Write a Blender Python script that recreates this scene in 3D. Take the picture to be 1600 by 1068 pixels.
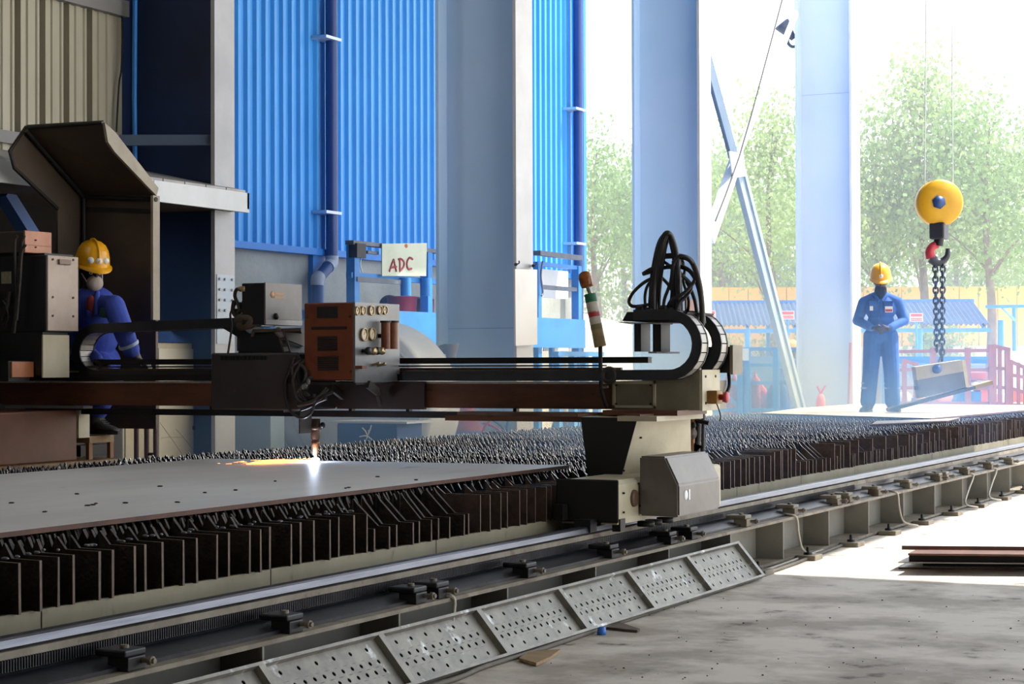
import bpy, bmesh, math, random
import numpy as np
from mathutils import Vector, Matrix
random.seed(7); rng = np.random.default_rng(7)
SC = bpy.context.scene; COL = SC.collection
for o in list(bpy.data.objects): bpy.data.objects.remove(o)

# ------------------------------------------------------------------ camera
FPX = 3000.0
TH = math.atan(1473/3000); PH = math.atan(34/3000); RHO = math.radians(0.19)
EYE = np.array([0, 0, 1.37])
FW = np.array([-math.sin(TH)*math.cos(PH), math.cos(TH)*math.cos(PH), math.sin(PH)])
_r0 = np.array([math.cos(TH), math.sin(TH), 0]); _u0 = np.cross(_r0, FW)
RT = _r0*math.cos(RHO) - _u0*math.sin(RHO); UP = _u0*math.cos(RHO) + _r0*math.sin(RHO)
cd = bpy.data.cameras.new('camera'); cam = bpy.data.objects.new('camera', cd); COL.objects.link(cam)
cd.sensor_width = 36; cd.lens = 36*FPX/1600; cd.clip_end = 2000
cam.matrix_world = Matrix(((RT[0], UP[0], -FW[0], 0), (RT[1], UP[1], -FW[1], 0), (RT[2], UP[2], -FW[2], 1.37), (0, 0, 0, 1)))
SC.camera = cam
# survey helpers: a sight line from the photograph cut with a real plane of the hall
def _ray(x, y): return (FW*FPX + RT*(x-800) + UP*(534-y))/FPX
def PX(x, y, X): d = _ray(x, y); return EYE + d*(X/d[0])
def PY(x, y, Y): d = _ray(x, y); return EYE + d*(Y/d[1])
def PZ(x, y, Z): d = _ray(x, y); return EYE + d*((Z-1.37)/d[2])
def PD(x, y, D): return EYE + _ray(x, y)*D

# ------------------------------------------------------------------ world, sun, exposure
SC.view_settings.view_transform = 'Standard'; SC.view_settings.look = 'None'
SC.view_settings.gamma = 1; SC.view_settings.use_curve_mapping = False
SC.view_settings.exposure = 0.68
w = bpy.data.worlds.new('sky'); SC.world = w; w.use_nodes = True
nt = w.node_tree; nt.nodes.clear()
tc = nt.nodes.new('ShaderNodeTexCoord'); sp = nt.nodes.new('ShaderNodeSeparateXYZ'); cr = nt.nodes.new('ShaderNodeValToRGB')
bg = nt.nodes.new('ShaderNodeBackground'); wo = nt.nodes.new('ShaderNodeOutputWorld')
nt.links.new(tc.outputs['Generated'], sp.inputs[0]); nt.links.new(sp.outputs['Z'], cr.inputs[0])
cr.color_ramp.elements[0].position = 0.0; cr.color_ramp.elements[0].color = (0.97, 0.985, 1, 1)
cr.color_ramp.elements[1].position = 1.0; cr.color_ramp.elements[1].color = (0.62, 0.78, 1, 1)
nt.links.new(cr.outputs[0], bg.inputs[0]); bg.inputs[1].default_value = 1.9
nt.links.new(bg.outputs[0], wo.inputs[0])
sl = bpy.data.lights.new('sun', 'SUN'); sl.energy = 8; sl.angle = 0.012; sl.color = (1, 0.96, 0.9)
sun = bpy.data.objects.new('sun', sl); COL.objects.link(sun)
SUN_EL = math.radians(60); SUN_AZ = (0.75, 0.66)
sd = Vector((SUN_AZ[0]*math.cos(SUN_EL), SUN_AZ[1]*math.cos(SUN_EL), math.sin(SUN_EL)))
sun.rotation_euler = sd.to_track_quat('Z', 'Y').to_euler(); sun.location = (10, 30, 30)

# ------------------------------------------------------------------ materials
def lin(h):
    h = h.lstrip('#'); v = [int(h[i:i+2], 16)/255 for i in (0, 2, 4)]
    return tuple(c/12.92 if c <= .04045 else ((c+.055)/1.055)**2.4 for c in v) + (1,)
MATS = {}
def mat(name, c, c2=None, scale=3., rough=.6, metal=0., bump=0., bscale=30., stain=None, stretch=None, spec=None, emit=None, alpha=None, contrast=(.35, .65), trans=0):
    if name in MATS: return MATS[name]
    m = bpy.data.materials.new(name); m.use_nodes = True; t = m.node_tree; n = t.nodes; L = t.links
    b = n['Principled BSDF']; b.inputs['Roughness'].default_value = rough; b.inputs['Metallic'].default_value = metal
    if spec is not None: b.inputs['Specular IOR Level'].default_value = spec
    c = lin(c); b.inputs['Base Color'].default_value = c
    geo = n.new('ShaderNodeNewGeometry'); src = geo.outputs['Position']
    if stretch:
        mp = n.new('ShaderNodeMapping'); mp.inputs['Scale'].default_value = stretch
        L.new(src, mp.inputs[0]); src = mp.outputs[0]
    def ramp(sc, det, lo, hi):
        nz = n.new('ShaderNodeTexNoise'); nz.inputs['Scale'].default_value = sc; nz.inputs['Detail'].default_value = det; nz.inputs['Roughness'].default_value = .62
        L.new(src, nz.inputs['Vector']); mr = n.new('ShaderNodeMapRange'); mr.inputs[1].default_value = lo; mr.inputs[2].default_value = hi
        L.new(nz.outputs['Fac'], mr.inputs[0]); return mr.outputs[0]
    out = None
    if c2:
        mx = n.new('ShaderNodeMix'); mx.data_type = 'RGBA'; mx.inputs[6].default_value = c; mx.inputs[7].default_value = lin(c2)
        L.new(ramp(scale, 6, *contrast), mx.inputs[0]); out = mx.outputs[2]
    if stain:
        mx = n.new('ShaderNodeMix'); mx.data_type = 'RGBA'; mx.inputs[7].default_value = lin(stain[0])
        if out: L.new(out, mx.inputs[6])
        else: mx.inputs[6].default_value = c
        L.new(ramp(stain[1], 8, stain[2], stain[2]+.08), mx.inputs[0]); out = mx.outputs[2]
    if out: L.new(out, b.inputs['Base Color'])
    if bump:
        nz = n.new('ShaderNodeTexNoise'); nz.inputs['Scale'].default_value = bscale; nz.inputs['Detail'].default_value = 5
        L.new(src, nz.inputs['Vector']); bp = n.new('ShaderNodeBump'); bp.inputs['Strength'].default_value = bump; bp.inputs['Distance'].default_value = .01
        L.new(nz.outputs['Fac'], bp.inputs['Height']); L.new(bp.outputs[0], b.inputs['Normal'])
    if emit: b.inputs['Emission Color'].default_value = lin(emit[0]); b.inputs['Emission Strength'].default_value = emit[1]
    if trans:
        tr = n.new('ShaderNodeBsdfTranslucent'); ms = n.new('ShaderNodeMixShader'); ms.inputs[0].default_value = trans
        if out: L.new(out, tr.inputs[0])
        else: tr.inputs[0].default_value = c
        L.new(b.outputs[0], ms.inputs[1]); L.new(tr.outputs[0], ms.inputs[2]); L.new(ms.outputs[0], n['Material Output'].inputs[0])
    MATS[name] = m; return m

concrete = mat('shop_floor_concrete', '#d2c9bd', '#a3998c', 1.6, .75, bump=.35, bscale=7, stain=('#5c5249', 3.2, .6), contrast=(.42, .58))
sand = mat('yard_ground', '#cfc6b4', '#b7ae9d', .5, .9)
dark_steel = mat('dark_steel', '#2a2624', '#1c1a1a', 6, .55, .3, bump=.1)
black_metal = mat('black_metal', '#201e20', '#161416', 5, .5, .2)
rust_brown = mat('brown_gantry_paint', '#6c4129', '#54311f', 4, .5, 0, bump=.08, stretch=(1, 1, 4), stain=('#332019', 7, .62))
slat_rust = mat('burnt_slat_steel', '#3f3026', '#261f1b', 22, .6, .35, bump=.5, bscale=60, stain=('#6a4630', 14, .66))
slat_edge = mat('slat_painted_sparkle', '#4c4844', '#d4d2ce', 24, .34, .6, contrast=(.52, .63))  # pale flecks paint the glints along the tooth edges
slat_dim = mat('slat_dull_edge', '#5e4e3c', '#40352a', 20, .5, .3)
slat_tab = mat('brown_slat_tab', '#59453a', '#3d302a', 14, .65, bump=.2)
slat_grey = mat('burnt_slat_blue_sheen', '#3b4350', '#20242c', 26, .45, .5, bump=.5, bscale=60, stain=('#b9b9bc', 17, .69))  # bluish tint paints sky reflections and smoke over the burnt steel
plate_steel = mat('mill_scale_plate', '#e6e4e0', '#d2cfcb', 1.2, .43, 0, spec=.6, stretch=(1, .35, 1), stain=('#7a6257', 3, .66))
plate_rust = mat('rusty_plate_edge', '#5e3c2e', '#42291f', 6, .7)
rail_bright = mat('polished_rail_steel', '#6a6c74', '#54565e', 8, .34, .85, stretch=(6, .3, 6))
rail_dark = mat('oily_rail_steel', '#34343a', '#24242a', 5, .35, .5, bump=.1)
girder_paint = mat('grey_girder_paint', '#86837a', '#737067', 2.2, .55, stain=('#6f5a49', 4, .66))
girder_rusty = mat('flange_worn_paint', '#857d6c', '#655b4d', 5, .6, stain=('#5e4536', 6, .58))
tbl_side = mat('table_side_paint', '#8a836c', '#776f59', 2.5, .6, stain=('#5a4a38', 5, .6), stretch=(1, 1, .5))
cream = mat('machine_cream_paint', '#c4baa0', '#b0a68a', 3, .5, stain=('#8b6a45', 5, .68))
cream_dirty = mat('dirty_cream_paint', '#8c8470', '#756c59', 4, .5, stain=('#5d4a38', 6, .62))
grey_cover = mat('grey_cover_paint', '#756e64', '#675f56', 4, .42, stain=('#655d52', 8, .64))
galv = mat('galvanised_sheet', '#908c80', '#74716a', 9, .5, .3, bump=.1, stain=('#d4d6d4', 5, .61))
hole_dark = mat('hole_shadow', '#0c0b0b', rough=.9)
orange_box = mat('orange_brown_enamel', '#824122', '#6a331a', 6, .42, stain=('#4e2a1b', 8, .66))
orange_light = mat('orange_enamel', '#b87650', '#a5653f', 6, .4)
panel_grey = mat('gauge_panel_grey', '#7a7b7d', '#6a6b6c', 5, .35, .3, stain=('#6a5a4c', 7, .66))
brass = mat('brass_ring', '#a8906a', rough=.3, metal=.9)
gauge_face = mat('gauge_dial', '#c9bda4', rough=.4)
rubber = mat('black_rubber', '#1b1a1c', '#242326', 8, .45)
hose_brown = mat('dusty_hose', '#3a322c', '#262120', 12, .55)
chain_side = mat('cable_chain_side', '#1f2024', '#2a2a2e', 10, .45)
chain_band = mat('cable_chain_band', '#b0aca4', '#96928a', 10, .42, .3)
blue_wall = mat('blue_cladding', '#3f9ae6', '#3892de', .7, .38)
blue_trim = mat('blue_trim_paint', '#1f78cc', rough=.5)
blue_frame = mat('blue_platform_paint', '#2a82d2', '#1f70bc', 3, .5, stain=('#7a6a5e', 6, .66))
blue_deep = mat('deep_blue_paint', '#1d4f92', '#18437e', 2, .55)
navy = mat('navy_web_shade', '#16336a', '#102548', .8, .6)  # navy stands for the shade on the first column's web
col_blue = mat('pale_blue_column_paint', '#c4deff', '#badafa', .8, .5, stain=('#8ea2bd', 2, .72))
col_white = mat('white_flange_paint', '#c9c9ca', '#bdbdbe', 2, .5)
col_grey = mat('grey_flange_paint', '#b2b3b8', '#a2a3a8', 2, .55, stain=('#8f9bb0', 3, .66))
block_wall = mat('rendered_block_wall', '#a3a8a6', '#8c918f', 1.2, .9, bump=.6, bscale=18)
pipe_navy = mat('navy_downpipe', '#20407c', rough=.4)
pipe_grey = mat('grey_pipe_joint', '#9aa6b8', rough=.5)
beige_clad = mat('beige_cladding', '#aaa594', '#99937f', 1.5, .55, stretch=(1, 1, .2))
beige_dark = mat('beige_rib_flank', '#5b4a3c', rough=.7)
purlin = mat('purlin_grey', '#7c7a7a', rough=.6)
fascia_w = mat('white_fascia', '#d3d6d8', '#c4c8ca', 2, .55)
canopy_top = mat('canopy_sheet', '#a5a3a1', '#8c8a88', 3, .5)
hood_brown = mat('hood_sheet_brown', '#54463a', '#453a31', 2.5, .55, stain=('#634630', 3, .64))
hood_edge = mat('lit_hood_edge', '#9a8f7a', '#877c68', 5, .5)  # paler than the hood sheet to paint its lit right edges
wood = mat('bare_wood', '#a58a66', '#8c7352', 5, .75, stretch=(1, 6, 1))
leafm = mat('tree_leaves', '#7f9a5c', '#64823f', .8, .55, trans=.45)
leafm2 = mat('tree_leaves_pale', '#98ac68', '#7d9652', .8, .55, trans=.45)
bark = mat('tree_bark', '#7a6a58', '#5c4e40', 4, .9)
yellow_wall = mat('yellow_building_paint', '#dcae50', '#d2a64c', .4, .7)
plinth = mat('grey_plinth', '#8d8f92', rough=.8)
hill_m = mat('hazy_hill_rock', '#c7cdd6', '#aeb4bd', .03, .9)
red_ox = mat('red_oxide_steel', '#98584c', '#824a3e', 4, .6)
coverall = mat('blue_coverall', '#2f5fae', '#27529c', 9, .85, bump=.35, bscale=22)
coverall2 = mat('violet_blue_coverall', '#4257b8', '#384aa4', 9, .85, bump=.35, bscale=22)
skin_d = mat('brown_skin', '#5a3a2a', '#4c3023', 9, .5)
helmet_y = mat('yellow_helmet_shell', '#e8a512', rough=.3)
boot_m = mat('dusty_boot_leather', '#4c4640', '#3a3531', 10, .6)
mask_m = mat('pale_dust_mask', '#b9a9a0', '#a3938c', 12, .8)
shirt_red = mat('red_undershirt', '#7c2028', rough=.8)
white_p = mat('white_paint', '#e4e4e2', rough=.5)
red_p = mat('red_paint', '#b8303c', rough=.45)
red_dk = mat('dark_red_lettering', '#8c2c34', rough=.7)
pink_red = mat('red_cylinder_paint', '#b4483e', '#9c3a32', 3, .45)
green_p = mat('green_tape', '#1f6b48', rough=.5)
amber = mat('amber_lens', '#9c5a1e', '#7a3f14', 30, .25)
crane_y = mat('crane_yellow_paint', '#dba51c', '#cc9716', 3, .4)
blue_cloth = mat('blue_tarpaulin', '#3a5fa0', '#2c4c86', 6, .7, bump=.3, bscale=14)
sack_w = mat('white_sack', '#d8d4d0', rough=.8)
orange_p = mat('orange_plastic', '#e0642c', rough=.6)
drum_m = mat('pale_drum_paint', '#c8ccd2', '#b4bac2', 1.4, .5)
grey_box_m = mat('grey_instrument_enamel', '#6f6a69', '#625d5b', 5, .4)

# ------------------------------------------------------------------ mesh helpers
WORLD = {}                                            # world position of each parent (roots are unrotated)
def wpos(o): return WORLD.get(o.name, Vector((0, 0, 0))) if o else Vector((0, 0, 0))
def tag(o, label=None, cat=None, group=None, kind=None):
    if label: o['label'] = label
    if cat: o['category'] = cat
    if group: o['group'] = group
    if kind: o['kind'] = kind
    return o
def thing(name, label, cat, loc=(0, 0, 0), group=None):
    o = bpy.data.objects.new(name, None); COL.objects.link(o); o.location = loc; o.empty_display_size = .1
    WORLD[o.name] = Vector(loc); return tag(o, label, cat, group)
class MB:
    def __init__(s): s.v = []; s.f = []; s.m = []; s.sm = []
    def add(s, vs, fs, mi=0, smooth=False):
        k = len(s.v); s.v += [tuple(map(float, p)) for p in vs]; s.f += [tuple(i+k for i in f) for f in fs]
        s.m += [mi]*len(fs); s.sm += [smooth]*len(fs); return s
    def box(s, a, b, mi=0, bev=0.0):
        x0, y0, z0 = [min(a[i], b[i]) for i in range(3)]; x1, y1, z1 = [max(a[i], b[i]) for i in range(3)]
        if bev:
            bm = bmesh.new(); bmesh.ops.create_cube(bm, size=1)
            for v in bm.verts: v.co = Vector(((x0+x1)/2+v.co.x*(x1-x0), (y0+y1)/2+v.co.y*(y1-y0), (z0+z1)/2+v.co.z*(z1-z0)))
            bmesh.ops.bevel(bm, geom=list(bm.edges), offset=bev, segments=2, affect='EDGES', profile=.5)
            bm.verts.index_update(); s.add([v.co for v in bm.verts], [[v.index for v in f.verts] for f in bm.faces], mi); bm.free(); return s
        return s.add([(x0, y0, z0), (x1, y0, z0), (x1, y1, z0), (x0, y1, z0), (x0, y0, z1), (x1, y0, z1), (x1, y1, z1), (x0, y1, z1)],
                     [(3, 2, 1, 0), (4, 5, 6, 7), (0, 1, 5, 4), (1, 2, 6, 5), (2, 3, 7, 6), (3, 0, 4, 7)], mi)
    def prism(s, poly, axis, a, b, mi=0):              # polygon in the two other axes, extruded along axis
        n = len(poly)
        def P(p, t):
            return {0: (t, p[0], p[1]), 1: (p[0], t, p[1]), 2: (p[0], p[1], t)}[axis]
        return s.add([P(p, a) for p in poly]+[P(p, b) for p in poly], [tuple(range(n))[::-1], tuple(range(n, 2*n))]+[(i, (i+1) % n, n+(i+1) % n, n+i) for i in range(n)], mi)
    def slab(s, pts, off, mi=0):                       # any planar polygon given thickness by an offset vector
        n = len(pts); off = np.array(off); pts = [np.array(p) for p in pts]
        return s.add(pts+[p+off for p in pts], [tuple(range(n))[::-1], tuple(range(n, 2*n))]+[(i, (i+1) % n, n+(i+1) % n, n+i) for i in range(n)], mi)
    def cyl(s, p0, p1, r0, r1=None, n=12, mi=0, cap=True, smooth=True):
        r1 = r0 if r1 is None else r1; p0 = Vector(p0); p1 = Vector(p1); d = (p1-p0).normalized()
        u = d.orthogonal().normalized(); v = d.cross(u); k = []
        for p, r in ((p0, r0), (p1, r1)):
            k += [p+(u*math.cos(2*math.pi*i/n)+v*math.sin(2*math.pi*i/n))*r for i in range(n)]
        s.add(k, [(i, (i+1) % n, n+(i+1) % n, n+i) for i in range(n)], mi, smooth)
        if cap: s.add(k, [tuple(range(n))[::-1], tuple(range(n, 2*n))], mi)
        return s
    def lathe(s, prof, origin, axis, n=20, mi=0, smooth=True):   # prof: (r, h)
        o = Vector(origin); d = Vector(axis).normalized(); u = d.orthogonal().normalized(); v = d.cross(u); vs = []
        for r, h in prof: vs += [o+d*h+(u*math.cos(2*math.pi*i/n)+v*math.sin(2*math.pi*i/n))*r for i in range(n)]
        fs = [(j*n+i, j*n+(i+1) % n, (j+1)*n+(i+1) % n, (j+1)*n+i) for j in range(len(prof)-1) for i in range(n)]
        return s.add(vs, fs, mi, smooth)
    def tube(s, pts, r, n=7, mi=0, sub=5, closed=False):
        P = [Vector(p) for p in pts]
        if sub > 1 and len(P) > 2:                     # Catmull-Rom
            Q = []; 
            for i in range(len(P)-1):
                a = P[max(i-1, 0)]; b = P[i]; c = P[i+1]; d = P[min(i+2, len(P)-1)]
                for k in range(sub):
                    t = k/sub; Q.append(.5*((2*b)+(c-a)*t+(2*a-5*b+4*c-d)*t*t+(3*b-a-3*c+d)*t**3))
            Q.append(P[-1]); P = Q
        vs = []; u = None
        for i, p in enumerate(P):
            d = (P[min(i+1, len(P)-1)]-P[max(i-1, 0)]).normalized()
            u = d.orthogonal().normalized() if u is None else (u-d*u.dot(d)).normalized()
            v = d.cross(u); rr = r(i/(len(P)-1)) if callable(r) else r
            vs += [p+(u*math.cos(2*math.pi*k/n)+v*math.sin(2*math.pi*k/n))*rr for k in range(n)]
        m = len(P); fs = [(j*n+i, j*n+(i+1) % n, (j+1)*n+(i+1) % n, (j+1)*n+i) for j in range(m-1) for i in range(n)]
        s.add(vs, fs, mi, True); return s.add(vs, [tuple(range(n))[::-1], tuple(range((m-1)*n, m*n))], mi)
    def bar(s, p0, p1, wd, ht, up=(0, 0, 1), mi=0):    # rectangular bar between two points
        p0 = Vector(p0); p1 = Vector(p1); d = (p1-p0).normalized(); sd_ = d.cross(Vector(up))
        sd_ = sd_.normalized() if sd_.length > 1e-4 else d.orthogonal().normalized(); u = sd_.cross(d)
        k = [p+sd_*(a*wd/2)+u*(b*ht/2) for p in (p0, p1) for a, b in ((-1, -1), (1, -1), (1, 1), (-1, 1))]
        return s.add(k, [(3, 2, 1, 0), (4, 5, 6, 7), (0, 1, 5, 4), (1, 2, 6, 5), (2, 3, 7, 6), (3, 0, 4, 7)], mi)
    def ell(s, c, r, n=14, m=9, mi=0, rot=None):
        vs = []; c = Vector(c)
        for j in range(m+1):
            a = math.pi*j/m
            for i in range(n):
                b = 2*math.pi*i/n; p = Vector((r[0]*math.sin(a)*math.cos(b), r[1]*math.sin(a)*math.sin(b), r[2]*math.cos(a)))
                vs.append(c+(rot @ p if rot else p))
        return s.add(vs, [(j*n+i, (j+1)*n+i, (j+1)*n+(i+1) % n, j*n+(i+1) % n) for j in range(m) for i in range(n)], mi, True)
    def mesh(s, name, mats, origin=(0, 0, 0)):
        me = bpy.data.meshes.new(name); o = Vector(origin)
        me.from_pydata([tuple(Vector(p)-o) for p in s.v], [], s.f)
        for m in (mats if isinstance(mats, (list, tuple)) else [mats]): me.materials.append(m)
        me.polygons.foreach_set('material_index', s.m); me.polygons.foreach_set('use_smooth', s.sm)
        bm = bmesh.new(); bm.from_mesh(me); bmesh.ops.recalc_face_normals(bm, faces=bm.faces); bm.to_mesh(me); bm.free()
        me.update(); return me
    def build(s, name, mats, parent=None, origin=None):
        if origin is None:
            if parent: origin = wpos(parent)
            else:
                a = np.array(s.v); origin = Vector(((a[:, 0].min()+a[:, 0].max())/2, (a[:, 1].min()+a[:, 1].max())/2, a[:, 2].min()))
        me = s.mesh(name, mats, origin); ob = bpy.data.objects.new(name, me); COL.objects.link(ob)
        if parent: ob.parent = parent; WORLD[ob.name] = Vector(origin)
        else: ob.location = origin; WORLD[ob.name] = Vector(origin)
        if parent and (Vector(origin)-wpos(parent)).length > 1e-6: ob.location = Vector(origin)-wpos(parent)
        return ob
def share(ob, loc, parent, name=None):                 # a copy that shares mesh data
    c = ob.copy(); COL.objects.link(c); c.parent = parent; c.location = Vector(loc)-wpos(parent); WORLD[c.name] = Vector(loc); return c
def struct(ob): ob['kind'] = 'structure'; return ob

# ------------------------------------------------------------------ the setting
b = MB().box((-16, -8, -.2), (9, 34, 0)); fl = struct(b.build('floor', concrete))
b = MB().box((-140, -60, -.4), (120, 420, -.2)).box((-140, 34, -.2), (120, 420, -.03)).box((9, -60, -.2), (120, 34, -.03)).box((-140, -60, -.2), (-16, 34, -.03)); struct(b.build('ground', sand))
b = MB().prism([(-10.9, -5), (9, -5), (9, 15.4), (-.1, 15.4), (-.1, 23.8), (-9.3, 23.8), (-9.3, 29.5), (-16, 29.5), (-16, 13.6), (-10.9, 13.6)], 2, 9.0, 9.2); struct(b.build('ceiling', purlin))  # outline cut to set where sun and shade fall
b = MB().box((-12.2, -5.2, 0), (9, -5, 9)); struct(b.build('unseen_wall_back', beige_clad))  # unseen wall added to darken the faces turned to the camera
b = MB().box((9, -5.2, 0), (9.2, 4.5, 9)); struct(b.build('unseen_wall_right', beige_clad))  # unseen partial wall added to darken the foreground
wl = MB().box((-12.2, -5, 0), (-12.0, 13.4, 9)).box((-16.0, 13.2, 0), (-10.75, 13.4, 9)).build('wall_left', mat('dim_brown_wall', '#4a3f35', '#3c332b', 1.5, .8)); struct(wl)

# beige profiled cladding high on the left wall: each sheet a part
bc = thing('cladding_wall', 'beige profiled metal cladding above the white canopy at upper left', 'cladding', (-10.6, 12, 3.0))
PW = .306
prof = [(0, .0), (.045, 0), (.06, .045), (.085, .045), (.1, .03), (.14, .03), (.15, .045), (.21, .045), (.22, .03), (.255, .03), (.265, .045), (.29, .045), (PW, 0)]
b = MB()
pts = [(-10.62+(x if x < .01 else x+.09), y) for y, x in prof] + [(-10.65, PW), (-10.65, 0)]
b.prism([(p[0], p[1]) for p in pts], 2, 0, 5.9)
base_me = None
for k in range(16):
    y0 = 13.44-PW*(k+1)
    if base_me is None:
        o = b.mesh('cladding_sheet', [beige_clad], (0, 0, 0)); base_me = o
    ob = bpy.data.objects.new('cladding_sheet', base_me); COL.objects.link(ob); ob.parent = bc; ob.location = Vector((0, y0, 3.05))-Vector((-0, 12, 3.0)) + Vector((10.6, 0, 0)); WORLD[ob.name] = Vector((0, y0, 3.05))
MB().box((-10.66, 13.44, 3.0), (-10.5, 13.62, 9)).build('corner_flashing', beige_clad, bc)
MB().box((-10.6, 8, 4.42), (-10.42, 13.62, 4.56)).build('upper_girt', purlin, bc)
MB().box((-10.58, 8, 3.16), (-10.44, 12.5, 3.26)).build('lower_girt', purlin, bc)
MB().tube([(-10.46, 13.55, 6), (-10.45, 13.56, 4.2), (-10.44, 13.5, 3.8), (-10.45, 13.48, 3.4)], .008).build('loose_wire', black_metal, bc)

# canopy
ca = thing('door_canopy', 'sloping canopy with white fascia jutting out beneath the beige cladding', 'canopy', (-9.9, 12, 2.66))
MB().prism([(-9.4, 2.69), (-9.4, 2.86), (-9.43, 2.86), (-9.43, 2.69)], 1, 8, 12.6).build('fascia', fascia_w, ca)
MB().prism([(-9.4, 2.69), (-9.4, 2.86), (-9.43, 2.86), (-9.43, 2.69)], 1, 12.61, 13.97).box((-10.4, 13.94, 2.72), (-9.4, 13.97, 2.86)).build('fascia', fascia_w, ca)
tp = MB()
for k in range(20): tp.slab([(-9.43, 8+k*.2985, 2.865), (-9.43, 8+(k+1)*.2985-.015, 2.865), (-10.55, 8+(k+1)*.2985-.015, 3.1), (-10.55, 8+k*.2985, 3.1)], (0, 0, .02))
tp.build('canopy_sheeting', canopy_top, ca)
MB().slab([(-9.43, 8, 2.7), (-9.43, 13.94, 2.7), (-10.7, 13.94, 2.72), (-10.7, 8, 2.72)], (0, 0, .02)).build('soffit', hood_brown, ca)
br = MB(); br.bar(PX(5, 300, -10.2), PX(50, 372, -10.2), .12, .1); br.build('blue_strut', blue_deep, ca)

# columns
def column(nm, Y, label, webm, flm, fw=.44, x0=-10.6, x1=-9.6, extra=None):
    c = thing('steel_column', label, 'column', ((x0+x1)/2, Y, 0), None)
    MB().box((x0+.02, Y-.012, .03), (x1-.02, Y+.012, 9)).build('web', webm, c)
    MB().box((x0-.02, Y-fw/2, .03), (x0+.02, Y+fw/2, 9)).build('inner_flange', webm, c)
    MB().box((x1-.02, Y-fw/2, .03), (x1+.02, Y+fw/2, 9)).build('outer_flange', flm, c)
    MB().box((x0-.1, Y-fw/2-.1, 0), (x1+.1, Y+fw/2+.1, .03)).build('base_plate', webm, c)
    for z in (extra or []): MB().box((x0+.03, Y-.0145, z), (x1-.03, Y-.01, z+.006)).build('weld_seam', mat('weld_line', '#7f93b2', rough=.6), c)
    return c
c0 = column(0, 13.86, 'steel column with web shade painted navy and pale bolted flange behind the canopy', navy, col_grey, .3)
for yy in (13.76, 13.84, 13.95):
    for k in range(5): MB().cyl((-9.58, yy, 1.75+.09*k), (-9.555, yy, 1.75+.09*k), .012, n=6).build('bolt', col_grey, c0)
MB().box((-9.5795, 13.73, 1.55), (-9.572, 13.99, 2.15)).build('bolted_plate', mat('pale_blue_patch', '#a9bace', '#b4b6ba', 5, .5), c0)
MB().tube([PX(211, 0, -10.3), PX(210, 150, -10.3), PX(211, 250, -10.3)], .022, sub=1).build('blue_pipe', blue_trim, c0)
MB().bar(PX(186, 219, -10.3), PX(331, 219, -9.65), .05, .09).build('cross_rail', mat('blue_grey_rail', '#46566e', rough=.55), c0)
c1 = column(1, 19.85, 'wide pale blue column in front of the blue cladding, white board on its flange', col_blue, col_white, .44, extra=[1.78])
c2 = column(2, 25.8, 'pale blue steel column in the middle, just right of the blue building', col_blue, col_white, .46)
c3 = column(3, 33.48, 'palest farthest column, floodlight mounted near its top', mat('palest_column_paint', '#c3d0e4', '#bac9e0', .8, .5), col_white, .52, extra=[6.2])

# diagonal bracing between the two far columns
xb = thing('cross_brace', 'X-shaped steel angle bracing between the two farthest columns', 'brace', (-10.1, 29.5, 0))
bm_ = mat('brace_angle_paint', '#4a6078', '#566a80', 2, .5, stain=('#b98f6c', 6, .68))
def PL(x, y, t): return PX(x, y, -10.1+t)
MB().bar(PL(1104, 90, 0), PL(1146, 244, 0), .13, .1).bar(PL(1104, 90, .06), PL(1146, 244, .06), .02, .17).build('upper_brace_angle', bm_, xb)
MB().bar(PL(1155, 268, 0), PL(1250, 640, 0), .2, .1).bar(PL(1155, 268, .06), PL(1250, 640, .06), .02, .2).build('lower_brace_angle', mat('brace_angle_pale', '#7890a6', '#8b9dad', 2, .5, stain=('#c9a98a', 6, .68)), xb)
MB().bar(PL(1108, 372, .02), PL(1150, 250, .02), .12, .22).build('crossing_brace_angle', col_white, xb)
MB().bar(PL(1150, 250, .02), PL(1244, 20, .02), .06, .1).build('crossing_brace_angle', col_white, xb)
MB().slab([PL(1138, 236, .1), PL(1160, 240, .1), PL(1164, 275, .1), PL(1144, 278, .1)], (.02, 0, 0)).build('gusset_plate', col_white, xb)
MB().tube([PL(1222, 0, .3), PL(1190, 120, .3), PL(1155, 245, .3), PL(1118, 345, .3)], .012, sub=2).build('wire_rope', dark_steel, xb)

# floodlight on the far column
f = thing('floodlight', 'grey floodlight on a curved bracket fixed to the farthest column', 'lamp', PD(1236, 60, 34.75))
h = MB(); a = Vector(PD(1222, 38, 34.75)); e = Vector(PD(1238, 58, 34.75)); dv = (e-a).normalized()
h.lathe([(0, -.02), (.14, -.02), (.15, 0), (.12, .1), (.07, .28), (.05, .34), (0, .34)], a, dv, 14); h.build('lamp_housing', mat('lamp_grey', '#39445a', rough=.5), f)
MB().tube([PD(1231, 52, 34.75), PD(1231, 66, 34.75), PD(1238, 73, 34.75), PD(1250, 70, 34.75)], .03).build('bracket', MATS['lamp_grey'], f)
MB().lathe([(0, -.025), (.13, -.025), (.13, -.021), (0, -.021)], a, dv, 14).build('lens', mat('lamp_glass', '#4c5870', rough=.3), f)

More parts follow.
